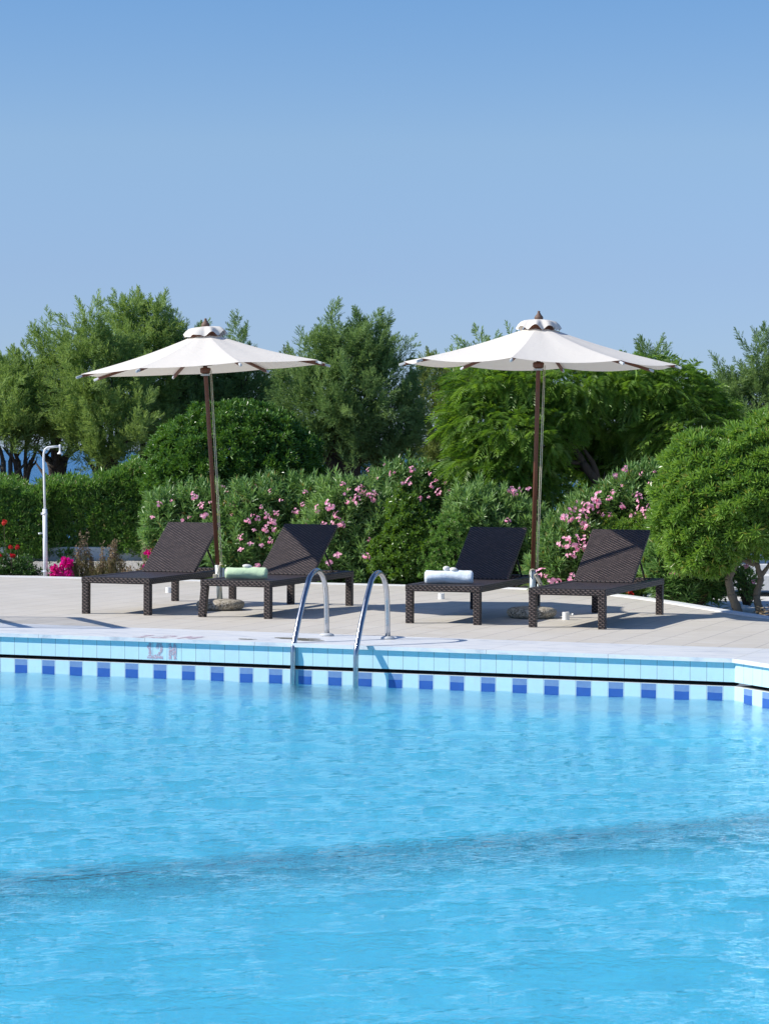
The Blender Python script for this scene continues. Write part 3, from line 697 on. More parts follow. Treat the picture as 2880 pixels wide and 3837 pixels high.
# shower
sh = empty('garden_shower', (-4.277, 32.02, -.08)); tag(sh, 'white outdoor shower post with bent arm beside the clipped hedge', 'shower')
b = MB(); b.tube([(0, 0, 0), (-.012, 0, .93)], .029, 18); b.build('lower_post', m_whitepaint, sh)
pz = [(-.012, 0, .90), (-.022, 0, 1.25), (-.030, 0, 1.60), (-.026, 0, 1.74), (-.010, 0, 1.81), (.03, 0, 1.845), (.12, 0, 1.856), (.165, 0, 1.86)]
PZ = smooth([Vector(p) for p in pz], 5)
b = MB(); b.tube([(-.012, 0, .90+.0), (-.018, 0, 1.15), (-.024, 0, 1.40), (-.029, 0, 1.56), (-.026, 0, 1.63), (-.012, 0, 1.682), (.02, 0, 1.706), (.08, 0, 1.714), (.165, 0, 1.722)], .0145, 14); b.build('arm', m_whitepaint, sh)
b = MB(); b.lathe([(.008, .026), (.017, .018), (.018, -.01), (.013, -.025), (.012, -.058), (.019, -.070), (.034, -.084), (.036, -.094), (.025, -.098)], 18, (.178, 0, 1.72)); b.build('shower_head', m_whitepaint, sh)
b = MB(); b.lathe([(.034, -.012), (.034, .012)], 18, (-.012, 0, .87)); b.box((-.06, -.012, .855), (-.03, .012, .885)); b.build('clamp', m_whitepaint, sh)
b = MB(); b.lathe([(.034, -.008), (.034, .008)], 18, (0, 0, .14)); b.box((-.052, -.012, .13), (-.028, .012, .15)); b.build('clamp', m_whitepaint, sh)
b = MB(); b.tube([(-.02, 0, .62), (-.07, -.01, .62)], .008, 8); b.tube([(-.05, -.01, .625), (-.09, -.02, .615)], .012, 8); b.build('tap', m_galv, sh)

# slatted timber shade standing left of the picture; only its shadow reaches the deck
HZ = 1.2; shf = Vector((-sdir.x, -sdir.y, 0))*(HZ/sdir.z)
root = empty('slatted_shade', (0, 0, 0)); tag(root, 'grey slatted timber shade frame standing left of the pool edge', 'shade frame')
q = [Vector((-2.963, 24.161, 0))-shf, Vector((-2.345, 22.704, 0))-shf]; dv = (q[1]-q[0]); ex = Vector((-1, .03, 0)).normalized()*1.9
def bar(b, A, B, w=.05, h=.03):
    d = B-A; L = d.length; d.normalize(); sd = Vector((-d.y, d.x, 0)).normalized(); Mx = Matrix((d, sd, Vector((0, 0, 1)))).transposed().to_4x4(); Mx.translation = A; b.box((0, -w/2, -h/2), (L, w/2, h/2), Mx)
up_ = Vector((0, 0, HZ))
b = MB(); bar(b, q[0]+up_, q[1]+up_, .10, .04); bar(b, q[1]+up_, q[1]+ex+up_, .06, .041); bar(b, q[0]+up_, q[0]+ex+up_, .05, .042); bar(b, q[0]+ex*.45+up_, q[1]+ex*.45+up_, .08, .038); b.build('frame', m_slat, root)
for k in range(1, 9):
    b = MB(); s_ = q[0]+dv*(k/9); bar(b, s_+Vector((0, 0, HZ+.035)), s_+ex+Vector((0, 0, HZ+.035)), .034, .016); b.build('slat', m_slat, root)
for s_ in (q[0]+ex*.9, q[1]+ex*.9):
    b = MB(); b.box((s_.x-.04, s_.y-.04, 0), (s_.x+.04, s_.y+.04, HZ-.03)); b.build('post', m_slat, root)

# ------------------------------------------------------------------ foliage tools (numpy)
def nrm(a): return a/np.maximum(np.linalg.norm(a, axis=-1, keepdims=True), 1e-9)
class Leaves:
    """many small leaf faces in one mesh; template = (verts, tris)"""
    def __init__(s): s.V = []; s.F = []; s.A = []; s.n = 0
    def add(s, T, Fc, pos, d, nh, length, width, rs, attr=None):
        n = len(pos); d = nrm(d); x = nrm(np.cross(d, nh)); zz = np.cross(x, d)
        length = np.broadcast_to(length, (n,)); width = np.broadcast_to(width, (n,))
        P = (pos[:, None, :] + T[None, :, 0:1]*x[:, None, :]*width[:, None, None] + T[None, :, 1:2]*d[:, None, :]*length[:, None, None] + T[None, :, 2:3]*zz[:, None, :]*length[:, None, None])
        k = len(T); s.V.append(P.reshape(-1, 3)); s.F.append((Fc[None]+(np.arange(n)*k)[:, None, None]+s.n).reshape(-1, 3)); s.n += n*k
        a = rs.rand(n) if attr is None else attr
        s.A.append(np.repeat(a, k))
    def build(s, name, mat, parent=None):
        return link(name, np_mesh(name, np.concatenate(s.V), np.concatenate(s.F), False, np.concatenate(s.A)), mat, parent)
LANCE = (np.array([(0, 0, 0), (-.5, .42, .05), (0, .5, -.02), (.5, .42, .05), (0, 1, -.10)], float), np.array([(0, 2, 1), (0, 3, 2), (1, 2, 4), (2, 3, 4)]))
OBOV = (np.array([(0, 0, 0), (-.5, .68, .05), (.5, .68, .05), (0, 1, -.05)], float), np.array([(0, 2, 3), (0, 3, 1)]))
DIA = (np.array([(0, 0, 0), (-.5, .5, .06), (.5, .5, .06), (0, 1, -.04)], float), np.array([(0, 2, 3), (0, 3, 1)]))
TRI = (np.array([(-.5, 0, 0), (.5, 0, 0), (0, 1, 0)], float), np.array([(0, 1, 2)]))
def unit(n, rs): return nrm(rs.normal(size=(n, 3)))
def lobes_px(L):
    out = []
    for (u, v, ru, rv, Y, *ry) in L:
        c = at(u, v, Y); k = F/Y; out.append((c.x, c.y, c.z, ru/k, (ry[0] if ry else ru/k), rv/k))
    return np.array(out)
def shell(lob, n, rs, depth=.35, lump=.12, zmin=.03, cut=.80):
    """points near the outside of a union of ellipsoids, with their outward directions"""
    vol = (lob[:, 3]*lob[:, 4]*lob[:, 5])**(2/3); k = rs.choice(len(lob), n*3, p=vol/vol.sum())
    d = unit(n*3, rs); L = lob[k]
    ph = rs.rand(3)*6
    bump = 1+lump*(np.sin(d[:, 0]*7+k+ph[0])*np.sin(d[:, 2]*8+ph[1])+.6*np.sin(d[:, 1]*13+d[:, 2]*11+k*2))
    r = (1-depth*rs.rand(n*3)**1.6)*bump
    P = L[:, :3]+d*L[:, 3:6]*r[:, None]; o = nrm(d/L[:, 3:6])
    ok = P[:, 2] > zmin
    for j, l in enumerate(lob):
        q = (P-l[:3])/l[3:6]; ins = (q**2).sum(1) < cut**2; ok &= ~(ins & (k != j))
    P, o = P[ok][:n], o[ok][:n]
    return P, o
def rosettes(Lv, P, o, rs, nl, length, width, amin, amax, T=OBOV, up=.25):
    n = len(P); o = nrm(o+rs.normal(size=o.shape)*.28+np.array([0, 0, up]))
    a = nrm(np.cross(o, unit(n, rs))); b = np.cross(o, a)
    for i in range(nl):
        ph = 2.4*i+rs.rand(n)*.6; el = amin+(amax-amin)*((i+.5)/nl)+rs.normal(size=n)*.08
        rad = a*np.cos(ph)[:, None]+b*np.sin(ph)[:, None]
        d = o*np.cos(el)[:, None]+rad*np.sin(el)[:, None]
        nh = o*np.sin(el)[:, None]-rad*np.cos(el)[:, None]
        Lv.add(*T, P+o*(.012*rs.rand(n))[:, None], d, nh, length*(.75+.5*rs.rand(n)), width*(.8+.4*rs.rand(n)), rs)
def limb(b, A, B, r0, r1, rs, n=7, wob=.08, bend=(0, 0, 0), seg=8):
    A, B = Vector(A), Vector(B); L = (B-A).length; pts, rad = [], []
    w = [Vector(rs.normal(size=3)*wob*L*.4) for _ in range(3)]
    for i in range(n+1):
        t_ = i/n; p = A.lerp(B, t_)+Vector(bend)*4*t_*(1-t_)*L + (w[0]*math.sin(math.pi*t_)+w[1]*math.sin(2*math.pi*t_)*.6)
        pts.append(p); rad.append((r0+(r1-r0)*t_**.8)*(1+.06*rs.normal()))
    b.tube(pts, rad, seg, cap=True); return pts

def crown_tree(name, lbl, cat, grp, base, lobes, mode, mat, trunk, n, seed, **kw):
    rs = np.random.RandomState(seed); base = Vector(base)
    root = empty(name, tuple(base)); tag(root, lbl, cat, grp)
    lob = lobes.copy(); lob[:, :3] -= np.array(base)
    Lv = Leaves()
    if mode == 'tamarisk':
        P, o = shell(lob*np.array([1, 1, 1, .96, .96, .94])-np.array([0, 0, .19, 0, 0, 0]), int(n*1.5), rs, kw.get('depth', .62), .24, .25, .70)
        P = P[:max(8, len(P)//7)]; o = o[:len(P)]; NC = 8                 # leafy boughs: several plumes share one bough
        bx = nrm(o*np.array([.8, .8, .3])+np.array([0, 0, .85])+rs.normal(size=o.shape)*.25); bt = rs.rand(len(P)); bl = .34+.30*rs.rand(len(P))
        tt = np.tile(np.linspace(0, 1, NC), len(P)); bxr = np.repeat(bx, NC, 0)
        sd = unit(len(tt), rs); sd = nrm(sd-bxr*(sd*bxr).sum(1, keepdims=True)); wd = (.17*(1-tt)+.02)[:, None]
        P = np.repeat(P, NC, 0)+bxr*(np.repeat(bl, NC)*(tt-.45))[:, None]+sd*wd*rs.rand(len(tt))[:, None]
        m = len(P); ax = nrm(bxr+sd*(.75*(1-tt))[:, None]+rs.normal(size=(m, 3))*.16)
        Lp = (.20+.22*rs.rand(m))*(1.1-.35*tt)
        tone = np.clip(np.repeat(bt, NC)*.75+.25*tt, 0, 1)
        for j in range(16):                       # side sprays, feathered along each plume
            t_ = (j+.3)/16; side = unit(m, rs); side = nrm(side-ax*(side*ax).sum(1, keepdims=True))
            q = P+ax*(Lp*t_)[:, None]; sl_ = Lp*(.46*(1-t_)**.7+.10)
            d = nrm(ax*(.7+.4*t_)+side*(.95*(1-.4*t_)))
            Lv.add(*TRI, q, d, unit(m, rs), sl_, .013, rs, np.clip(tone*.7+.3*rs.rand(m), 0, .999))
            for k2 in range(5):
                f = .15+.17*k2; s2 = unit(m, rs); d2 = nrm(d*1.1+s2*.6+ax*.4)
                Lv.add(*TRI, q+d*(sl_*f)[:, None], d2, unit(m, rs), sl_*(.60-.07*k2), .012, rs, np.clip(tone*.7+.3*rs.rand(m), 0, .999))
    elif mode == 'rosette':
        P, o = shell(lob, n, rs, kw.get('depth', .22), kw.get('lump', .10), kw.get('zmin', .02), .86)
        rosettes(Lv, P, o, rs, kw.get('nl', 11), kw.get('ll', .07), kw.get('lw', .022), .25, 1.25, kw.get('T', OBOV))
        P, o = shell(lob*np.array([1, 1, 1, .82, .82, .82]), n//3, rs, .35, .08, kw.get('zmin', .02), .7)
        rosettes(Lv, P, o, rs, 6, kw.get('ll', .07)*1.25, kw.get('lw', .022)*1.6, .4, 1.5)
    elif mode == 'feather':
        P, o = shell(lob, n, rs, .42, .20, .2, .8); m = len(P)
        ax = nrm(o*np.array([1, 1, .35])+np.array([-.15, 0, .12])+rs.normal(size=(m, 3))*.42)
        sidev = nrm(np.cross(ax, np.array([0, 0, 1.0])+rs.normal(size=(m, 3))*.35)); nu = np.cross(sidev, ax)
        Lp = .15+.13*rs.rand(m); tone = rs.rand(m)
        for j in range(10):
            t_ = (j+1)/10
            q = P+ax*(Lp*t_)[:, None]+np.array([0, 0, -1])*(Lp*.55*t_**2)[:, None]
            for sg in (-1, 1):
                pl = (.055+.06*math.sin(math.pi*min(1, t_*.85+.1)))*(.8+.4*rs.rand(m))
                d = nrm(sidev*sg+ax*(.55+.5*t_)+np.array([0, 0, -.45])+rs.normal(size=(m, 3))*.08)
                Lv.add(*DIA, q, d, nu, pl, .018, rs, np.clip(tone*.75+.25*rs.rand(m), 0, .999))
        Lv.add(*TRI, P, nrm(ax+np.array([0, 0, -.25])), nu, Lp, .006, rs, tone)
    Lv.build('crown', mat, root)
    tb, tm = MB(), trunk['mat']
    for (A, B, r0, r1, *bd) in trunk['limbs']:
        A, B = Vector(A)-base, Vector(B)-base
        pts = limb(tb, A, B, r0, r1, rs, 9, trunk.get('wob', .10), bd[0] if bd else (0, 0, 0), 10)
        for s_ in range(trunk.get('sub', 0)):
            i = 3+rs.randint(0, 6); dl = trunk.get('subl', .9)*(.6+.8*rs.rand())
            dirv = Vector(nrm(np.array(B-A)/(B-A).length*.9+rs.normal(size=3)*.55+np.array([0, 0, .25])))
            limb(tb, pts[i], pts[i]+dirv*dl, max(r1, r0*.35), .006, rs, 6, .16, (0, 0, 0), 6)
    tb.build('trunk', tm, root)
    return root

# ------------------------------------------------------------------ tamarisks behind the garden
TG = 'tamarisk trees along the shore'
def tam(lbl, bu, lob, Y, n, mat, seed, limbs, r=.055, tgt=None, by=1795):
    g0 = at(bu, by, Y); base = (g0.x, Y, -.09); g0 = Vector(base)
    L = lobes_px([(u, v, ru, rv, Y+dy, (ru*F**0/ (F/Y))*.9) for (u, v, ru, rv, dy) in lob])
    lm = []
    for (du0, u, v) in limbs:
        B = at(u, v+75, Y+random.uniform(-.3, .3)); k0 = g0+Vector((du0/(F/Y), random.uniform(-.1, .1), 0))
        mid = at(bu+du0*1.2+(u-bu)*.12, by-70, Y)
        lm.append((k0, mid, r, r*.75)); lm.append((mid-Vector((0, 0, .03)), B, r*.7, .010))
    return crown_tree('tamarisk_tree', lbl, 'tree', TG, base, L, 'tamarisk', mat, dict(mat=m_bark, limbs=lm, wob=.07, sub=2, subl=.55), n, seed)
tam('tamarisk at the far left edge whose low crown shades a forked trunk', 22, [(-40, 1470, 110, 130, 0), (45, 1440, 90, 110, .3), (10, 1560, 120, 70, -.2), (-60, 1570, 100, 80, 0)], 45, 330, m_tam, 11, [(0, -60, 1500), (10, 60, 1480), (30, 10, 1600)])
tam('leaning tamarisk directly left of the white shower post', 96, [(105, 1400, 80, 100, .2), (130, 1520, 90, 110, 0), (100, 1580, 80, 60, -.3), (40, 1500, 60, 80, .2)], 45.5, 330, m_tam, 12, [(0, 90, 1420), (-15, 30, 1520), (12, 150, 1560)])
tam('tamarisk with a dark many forked trunk just right of the shower head', 212, [(205, 1310, 75, 105, 0), (180, 1430, 90, 110, .3), (250, 1520, 100, 130, 0), (230, 1585, 70, 50, .4)], 46, 380, m_tam, 13, [(0, 160, 1400), (0, 230, 1380), (8, 300, 1500), (-8, 120, 1600), (14, 270, 1620)], .12)
tam('broad tamarisk filling the space behind the left end of the left parasol', 400, [(320, 1260, 85, 115, 0), (400, 1330, 110, 130, .2), (330, 1450, 130, 150, -.2), (420, 1580, 160, 120, -.4), (310, 1590, 100, 80, -.2), (470, 1450, 120, 140, 0)], 45, 820, m_tam, 14, [(0, 320, 1300), (0, 420, 1350), (12, 500, 1500), (-10, 300, 1550), (18, 430, 1500)], .10)
tam('tallest tamarisk whose top rises to the left of the left parasol finial', 545, [(500, 1180, 80, 85, .2), (560, 1260, 100, 120, 0), (490, 1330, 110, 120, 0), (590, 1400, 110, 150, -.2), (560, 1560, 110, 130, -.4)], 46.5, 680, m_tam, 15, [(0, 500, 1250), (4, 570, 1300), (12, 620, 1450), (-8, 540, 1500)], .09)
tam('dark tamarisk rising directly behind the peak of the left parasol', 700, [(665, 1245, 80, 95, 0), (735, 1330, 85, 110, .2), (690, 1430, 110, 130, 0), (800, 1420, 90, 110, .2), (720, 1560, 120, 130, -.2), (790, 1290, 45, 70, .4)], 47, 640, m_tam_blue, 16, [(0, 670, 1300), (8, 760, 1380), (-8, 700, 1500)], .10)
tam('narrow tamarisk poking up right of the left parasol finial', 880, [(895, 1275, 34, 72, 0), (890, 1390, 70, 100, .2), (930, 1480, 90, 110, 0), (850, 1500, 90, 110, 0), (960, 1580, 70, 110, .3)], 47.5, 420, m_tam_blue, 17, [(0, 895, 1300), (6, 930, 1460)], .10)
tam('pale tamarisk between the left parasol rim and the dark middle tree', 1045, [(1050, 1460, 60, 120, .2), (1030, 1570, 70, 120, 0), (1080, 1370, 50, 60, .3), (1050, 1700, 90, 70, .3)], 48.5, 260, m_tam_pale, 18, [(0, 1050, 1450), (5, 1040, 1560)], .08)
tam('large dark tamarisk standing in the middle gap between the two parasols', 1290, [(1240, 1245, 60, 85, 0), (1385, 1265, 75, 85, .1), (1310, 1330, 120, 110, 0), (1165, 1340, 70, 80, .2), (1430, 1380, 95, 110, 0), (1200, 1470, 150, 120, -.2), (1330, 1470, 150, 130, -.4), (1470, 1520, 110, 140, 0), (1260, 1610, 170, 90, -.2), (1440, 1650, 110, 80, -.1), (1130, 1600, 90, 110, 0), (1180, 1720, 110, 55, .5), (1400, 1730, 110, 50, .5)], 43.5, 1500, m_tam_blue, 19, [(0, 1240, 1290), (10, 1390, 1320), (-14, 1150, 1480), (16, 1470, 1500), (-20, 1080, 1560), (22, 1500, 1620), (4, 1320, 1450), (-6, 1210, 1500)], .13, by=1785)
tam('pale tamarisk right of the middle gap with hanging lower sprays', 1760, [(1600, 1440, 60, 90, .2), (1660, 1400, 90, 80, .2), (1640, 1550, 90, 130, 0), (1740, 1500, 110, 130, 0), (1700, 1640, 110, 80, -.3), (1600, 1650, 50, 80, 0), (1640, 1740, 90, 60, .3), (1800, 1720, 90, 60, .3)], 45, 560, m_tam_pale, 20, [(0, 1680, 1450), (8, 1740, 1500), (-8, 1620, 1560)], .13, by=1785)
tam('tamarisk whose tips show over the left slope of the right parasol', 1900, [(1810, 1305, 55, 55, 0), (1780, 1400, 90, 90, .2), (1880, 1390, 110, 100, 0), (1990, 1330, 90, 90, .3), (1940, 1480, 150, 90, 0), (1700, 1370, 60, 50, 0)], 48, 560, m_tam, 21, [(0, 1810, 1330), (8, 1960, 1380)], .10)
tam('tamarisk whose thin tip shows over the right slope of the right parasol', 2440, [(2425, 1318, 22, 50, 0), (2460, 1350, 38, 42, 0), (2430, 1420, 90, 70, .2), (2380, 1480, 120, 90, 0), (2600, 1500, 80, 60, .3), (2640, 1450, 30, 32, .3)], 47, 380, m_tam_blue, 22, [(0, 2440, 1350), (8, 2460, 1420)], .09)
tam('tamarisk at the far right edge rising above the round pruned tree', 2840, [(2860, 1350, 62, 85, 0), (2730, 1420, 28, 55, .1), (2800, 1450, 75, 90, .2), (2880, 1480, 90, 120, 0), (2700, 1490, 50, 55, 0), (2790, 1560, 110, 90, -.2), (2950, 1400, 80, 120, 0)], 46, 560, m_tam_blue, 23, [(0, 2860, 1380), (-8, 2790, 1460), (10, 2900, 1420)], .11)

# ------------------------------------------------------------------ feathery tree
Y0 = 32.0
gb = at(2335, 1985, Y0+.2); gb.z = -.09
lm = [(gb, at(2255, 1845, Y0), .066, .060), (at(2258, 1850, Y0), at(2180, 1730, Y0), .060, .054), (at(2182, 1733, Y0), at(2125, 1630, Y0), .054, .045),
      (at(2128, 1635, Y0), at(1950, 1500, Y0-.2), .05, .012), (at(2130, 1640, Y0), at(2200, 1450, Y0), .05, .012), (at(2290, 1880, Y0), at(2440, 1640, Y0+.1), .045, .02, (.05, 0, -.05)), (at(2440, 1645, Y0+.1), at(2600, 1500, Y0), .022, .008),
      (at(2182, 1733, Y0), at(1850, 1720, Y0-.2), .035, .008), (at(2440, 1640, Y0), at(2450, 1480, Y0), .022, .008)]
crown_tree('feathery_leaved_tree', 'bright green feathery leaved tree spreading behind the right parasol', 'tree', None, (gb.x, gb.y, -.09),
           lobes_px([(1830, 1445, 130, 60, Y0-.1), (1960, 1440, 170, 75, Y0), (2150, 1430, 180, 70, Y0), (2350, 1440, 170, 80, Y0), (2500, 1450, 140, 85, Y0), (2600, 1520, 110, 100, Y0), (1800, 1570, 120, 80, Y0-.2), (1930, 1620, 190, 110, Y0-.2), (2080, 1540, 170, 90, Y0+.1), (2300, 1570, 230, 120, Y0+.9), (2540, 1600, 170, 120, Y0), (1780, 1720, 90, 70, Y0-.3), (1900, 1750, 130, 90, Y0-.2), (2430, 1740, 200, 110, Y0+.9), (2650, 1690, 90, 100, Y0+.2), (2700, 1560, 60, 50, Y0), (2020, 1700, 80, 80, Y0+.1), (2250, 1700, 150, 90, Y0+1.3), (1960, 1860, 60, 60, Y0), (2040, 1830, 70, 70, Y0-.1)]),
           'feather', m_mimosa, dict(mat=m_bark, limbs=lm, wob=.05, sub=2, subl=.5), 5600, 31)

# ------------------------------------------------------------------ dome shrub, pruned tree, hedges
Y0 = 35.0
g0 = at(880, 1950, Y0)
crown_tree('pittosporum_bush', 'large dark glossy domed bush behind the pink oleanders', 'bush', None, (g0.x, Y0, -.09),
           lobes_px([(880, 1770, 310, 250, Y0, 1.0), (760, 1760, 200, 200, Y0-.1, .9), (1030, 1760, 170, 190, Y0, .9), (900, 1640, 200, 130, Y0, .8), (660, 1830, 110, 160, Y0-.2, .8), (960, 1900, 280, 170, Y0-.2, .9), (700, 1950, 160, 150, Y0-.3, .8), (850, 2000, 300, 120, Y0, .9)]),
           'rosette', m_pitto_dark, dict(mat=m_twig, limbs=[((g0.x, Y0, -.09), (g0.x, Y0, .9), .08, .05)]), 5400, 41, ll=.088, lw=.024, nl=11, depth=.20, lump=.08)
Y0 = 27.7
ta, tb2 = at(2768, 2300, Y0), at(2848, 2312, Y0)
K = lambda u, v: at(u, v, Y0)
lm = [((ta.x, ta.y, -.17), K(2738, 2222), .056, .050), (K(2739, 2225), K(2728, 2170), .046, .042), (K(2728, 2172), K(2748, 2125), .043, .036), (K(2747, 2128), K(2775, 2085), .036, .034),
      (K(2772, 2092), K(2800, 1990), .033, .02), (K(2772, 2092), K(2826, 2118), .026, .026), (K(2826, 2116), K(2700, 1980), .02, .012),
      ((tb2.x, tb2.y-.03, -.17), K(2832, 2230), .048, .040), (K(2832, 2232), K(2850, 2165), .040, .034), (K(2850, 2168), K(2834, 2112), .034, .028), (K(2850, 2160), K(2885, 2110), .026, .02), (K(2834, 2114), K(2850, 2000), .026, .015), (K(2885, 2112), K(2930, 2000), .02, .012)]
crown_tree('pittosporum_tree', 'small round pruned tree with two crooked bare trunks at the right edge', 'tree', None, (ta.x, ta.y, -.17),
           lobes_px([(2660, 1800, 160, 160, Y0, .55), (2600, 1900, 150, 150, Y0-.05, .5), (2640, 2010, 160, 120, Y0-.1, .5), (2770, 1760, 160, 130, Y0, .6), (2890, 1700, 180, 140, Y0, .65), (2900, 1850, 220, 190, Y0-.15, .7), (2780, 1910, 180, 160, Y0-.25, .6), (2960, 1930, 200, 120, Y0-.1, .6), (2630, 2080, 110, 60, Y0-.2, .35), (2740, 1690, 60, 50, Y0), (2600, 1690, 70, 60, Y0), (2560, 1800, 70, 60, Y0, .3), (2530, 1980, 60, 60, Y0, .3)]),
           'rosette', m_pitto, dict(mat=m_bark_pale, limbs=lm, wob=.02), 5000, 42, ll=.098, lw=.020, nl=12, depth=.30, lump=.16, zmin=.30)

def hedge(lbl, cat, boxes, n, mat, seed, ll, lw, nl=9, name='hedge', up=.9, T=DIA):
    """boxes: (x0,x1,y0,y1,z1) rounded blocks filled with upright sprigs near their faces"""
    rs = np.random.RandomState(seed); x0, x1, y0, y1, z1 = boxes[0]
    base = np.array([(x0+x1)/2, (y0+y1)/2, .15]); root = empty(name, tuple(base)); tag(root, lbl, cat); Lv = Leaves()
    ar = np.array([(b_[1]-b_[0])*(b_[4]+(b_[3]-b_[2])) for b_ in boxes])
    for k, (x0, x1, y0, y1, z1) in enumerate(boxes):
        m = int(n*ar[k]/ar.sum()); P = rs.rand(m, 3)*np.array([x1-x0, y1-y0, z1])+np.array([x0, y0, 0])
        wh = rs.rand(m); fr = wh < .56; tp = ~fr
        P[fr, 1] = y0+rs.rand(fr.sum())**1.4*.40; P[fr, 2] = z1*rs.rand(fr.sum())**.95
        P[tp, 2] = z1-rs.rand(tp.sum())**1.7*.25
        P[:, 2] += .07*np.sin(P[:, 0]*3.1+seed)+.04*np.sin(P[:, 0]*7.7)*(P[:, 2]/z1)
        P[:, 1] += .08*np.sin(P[:, 0]*4.3+P[:, 2]*5)
        o = np.zeros((m, 3)); o[fr] = (0, -.75, .6); o[tp] = (0, -.15, 1.0); o += rs.normal(size=(m, 3))*.3
        P[tp, 2] += rs.rand(tp.sum())**5*.16
        P[:, 2] = np.maximum(P[:, 2], .12*rs.rand(m))
        rosettes(Lv, P-base, nrm(o), rs, nl, ll, lw, .15, 1.2, T, up*.4)
    Lv.build('foliage', mat, root)
    b = MB()
    for i in range(26):
        bx = boxes[rs.randint(len(boxes))]; x = rs.uniform(bx[0], bx[1]); y = rs.uniform(bx[2]+.1, bx[3]-.1)
        limb(b, (x-base[0], y-base[1], 0), (x-base[0]+rs.normal()*.15, y-base[1]+rs.normal()*.1, bx[4]*.8), .014, .006, rs, 4, .1, (0, 0, 0), 5)
    b.build('stems', m_twig, root)
    return root
hedge('long clipped green hedge behind the shower, above the low white wall', 'hedge', [(-7.5, -4.9, 36.55, 38.0, .96), (-5.1, -3.5, 36.85, 38.2, 1.10), (-3.8, -2.3, 37.0, 38.4, 1.24)], 17500, m_hedge, 51, .095, .021, 8)

# ------------------------------------------------------------------ oleanders
def petal_cluster(seed, mat, nfl=9, rad=.055, pl=.021):
    rs = np.random.RandomState(seed); Lv = Leaves(); n = nfl
    c = unit(n, rs)*rad*np.array([1, .8, .8])*(.55+.45*rs.rand(n, 1)); o = nrm(c+np.array([-.02, -.05, .03])+rs.normal(size=(n, 3))*.015)
    a = nrm(np.cross(o, unit(n, rs))); b_ = np.cross(o, a)
    for i in range(5):
        ph = i*2*math.pi/5; rd = a*math.cos(ph)+b_*math.sin(ph)
        Lv.add(*OBOV, c, rd+o*.45, o-rd*.4, pl*(.85+.3*rs.rand(n)), pl*.95, rs)
    return np_mesh('flower_cluster', np.concatenate(Lv.V), np.concatenate(Lv.F), False, np.concatenate(Lv.A))
PC = [petal_cluster(s_, m_pink, n_, r_) for s_, n_, r_ in ((1, 9, .05), (2, 12, .06), (3, 6, .04), (4, 16, .075))]
for m_ in PC: m_.materials.append(m_pink)
def oleander(lbl, base_px, Y, lobes, n, seed, mat=m_oleander, flowers=(), ll=.155, lw=.026, grp='pink oleander bushes behind the loungers', extra=0, tuft=1.0, fY=-.34, zmin=.02):
    rs = np.random.RandomState(seed); g0 = at(base_px, 2150, Y); base = np.array([g0.x, Y, -.09])
    root = empty('oleander_bush', tuple(base)); tag(root, lbl, 'bush', grp)
    lob = lobes_px([(u, v, ru, rv, Y+dy, max(.35, ru/(F/Y)*.75)) for (u, v, ru, rv, dy) in lobes]); lob[:, :3] -= base
    P, o = shell(lob, int(n*1.15), rs, .45, .20, zmin, .75); m = len(P)
    ax = nrm(o*np.array([.7, .7, .3])+np.array([0, 0, .9])+rs.normal(size=(m, 3))*.22)
    a = nrm(np.cross(ax, unit(m, rs))); b_ = np.cross(ax, a); Lv = Leaves()
    SL = .16+.12*rs.rand(m)
    for w in range(7):                                    # whorls of three along each shoot
        for k in range(3):
            ph = w*1.05+k*2.094+rs.rand(m)*.3; rd = a*np.cos(ph)[:, None]+b_*np.sin(ph)[:, None]
            el = 1.15-.13*w+rs.normal(size=m)*.1
            d = ax*np.cos(el)[:, None]+rd*np.sin(el)[:, None]+np.array([0, 0, -.06])
            nh = ax*np.sin(el)[:, None]-rd*np.cos(el)[:, None]
            Lv.add(*LANCE, P+ax*(SL*(w/7-.6))[:, None], d, nh, ll*tuft*(.7+.45*rs.rand(m))*(1-.05*w), lw*(.8+.4*rs.rand(m)), rs)
    Lv.build('foliage', mat, root)
    b = MB()
    for i in rs.choice(m, min(m, 70), replace=False):
        q = P[i]; limb(b, (q[0]*.35, q[1]*.35, 0), tuple(q), .010, .004, rs, 5, .06, (0, 0, .05), 5)
    b.build('stems', m_twig, root)
    fz = []
    for (u, v, s_) in flowers:
        # the bush's own front surface along that line of sight, so blossoms sit on shoots
        best = None; r_ = ray(u, v); o_ = np.array([0, 0, EYE])-base; rv_ = np.array(r_)
        for l in lob:
            A = ((rv_/l[3:6])**2).sum(); Bq = (rv_*(o_-l[:3])/l[3:6]**2).sum(); Cq = (((o_-l[:3])/l[3:6])**2).sum()-1; disc = Bq*Bq-A*Cq
            if disc > 0:
                t_ = (-Bq-math.sqrt(disc))/A
                if best is None or t_ < best: best = t_
        if best is None: best = Y/r_.y
        p = np.array(o_)+rv_*(best+fY*.5+.08*rs.rand()-.06)
        me_ = PC[3] if s_ > 1.3 else PC[rs.randint(3)]
        o2 = bpy.data.objects.new('flower_cluster', me_); C.objects.link(o2); o2.parent = root; o2.location = tuple(p); o2.rotation_euler = (rs.uniform(-.5, .5), rs.uniform(-.5, .5), rs.uniform(-1.2, 1.2)); k = 1.0*(s_ if s_ <= 1.3 else s_*.75)*(.85+.25*rs.rand()); o2.scale = (k, k, k)
    return root
z6 = lambda L: [(500+x*.6024, 1700+y*.6024, s_) for x, y, s_ in L]
z7 = lambda L: [(1400+x*.6627, 1700+y*.6627, s_) for x, y, s_ in L]
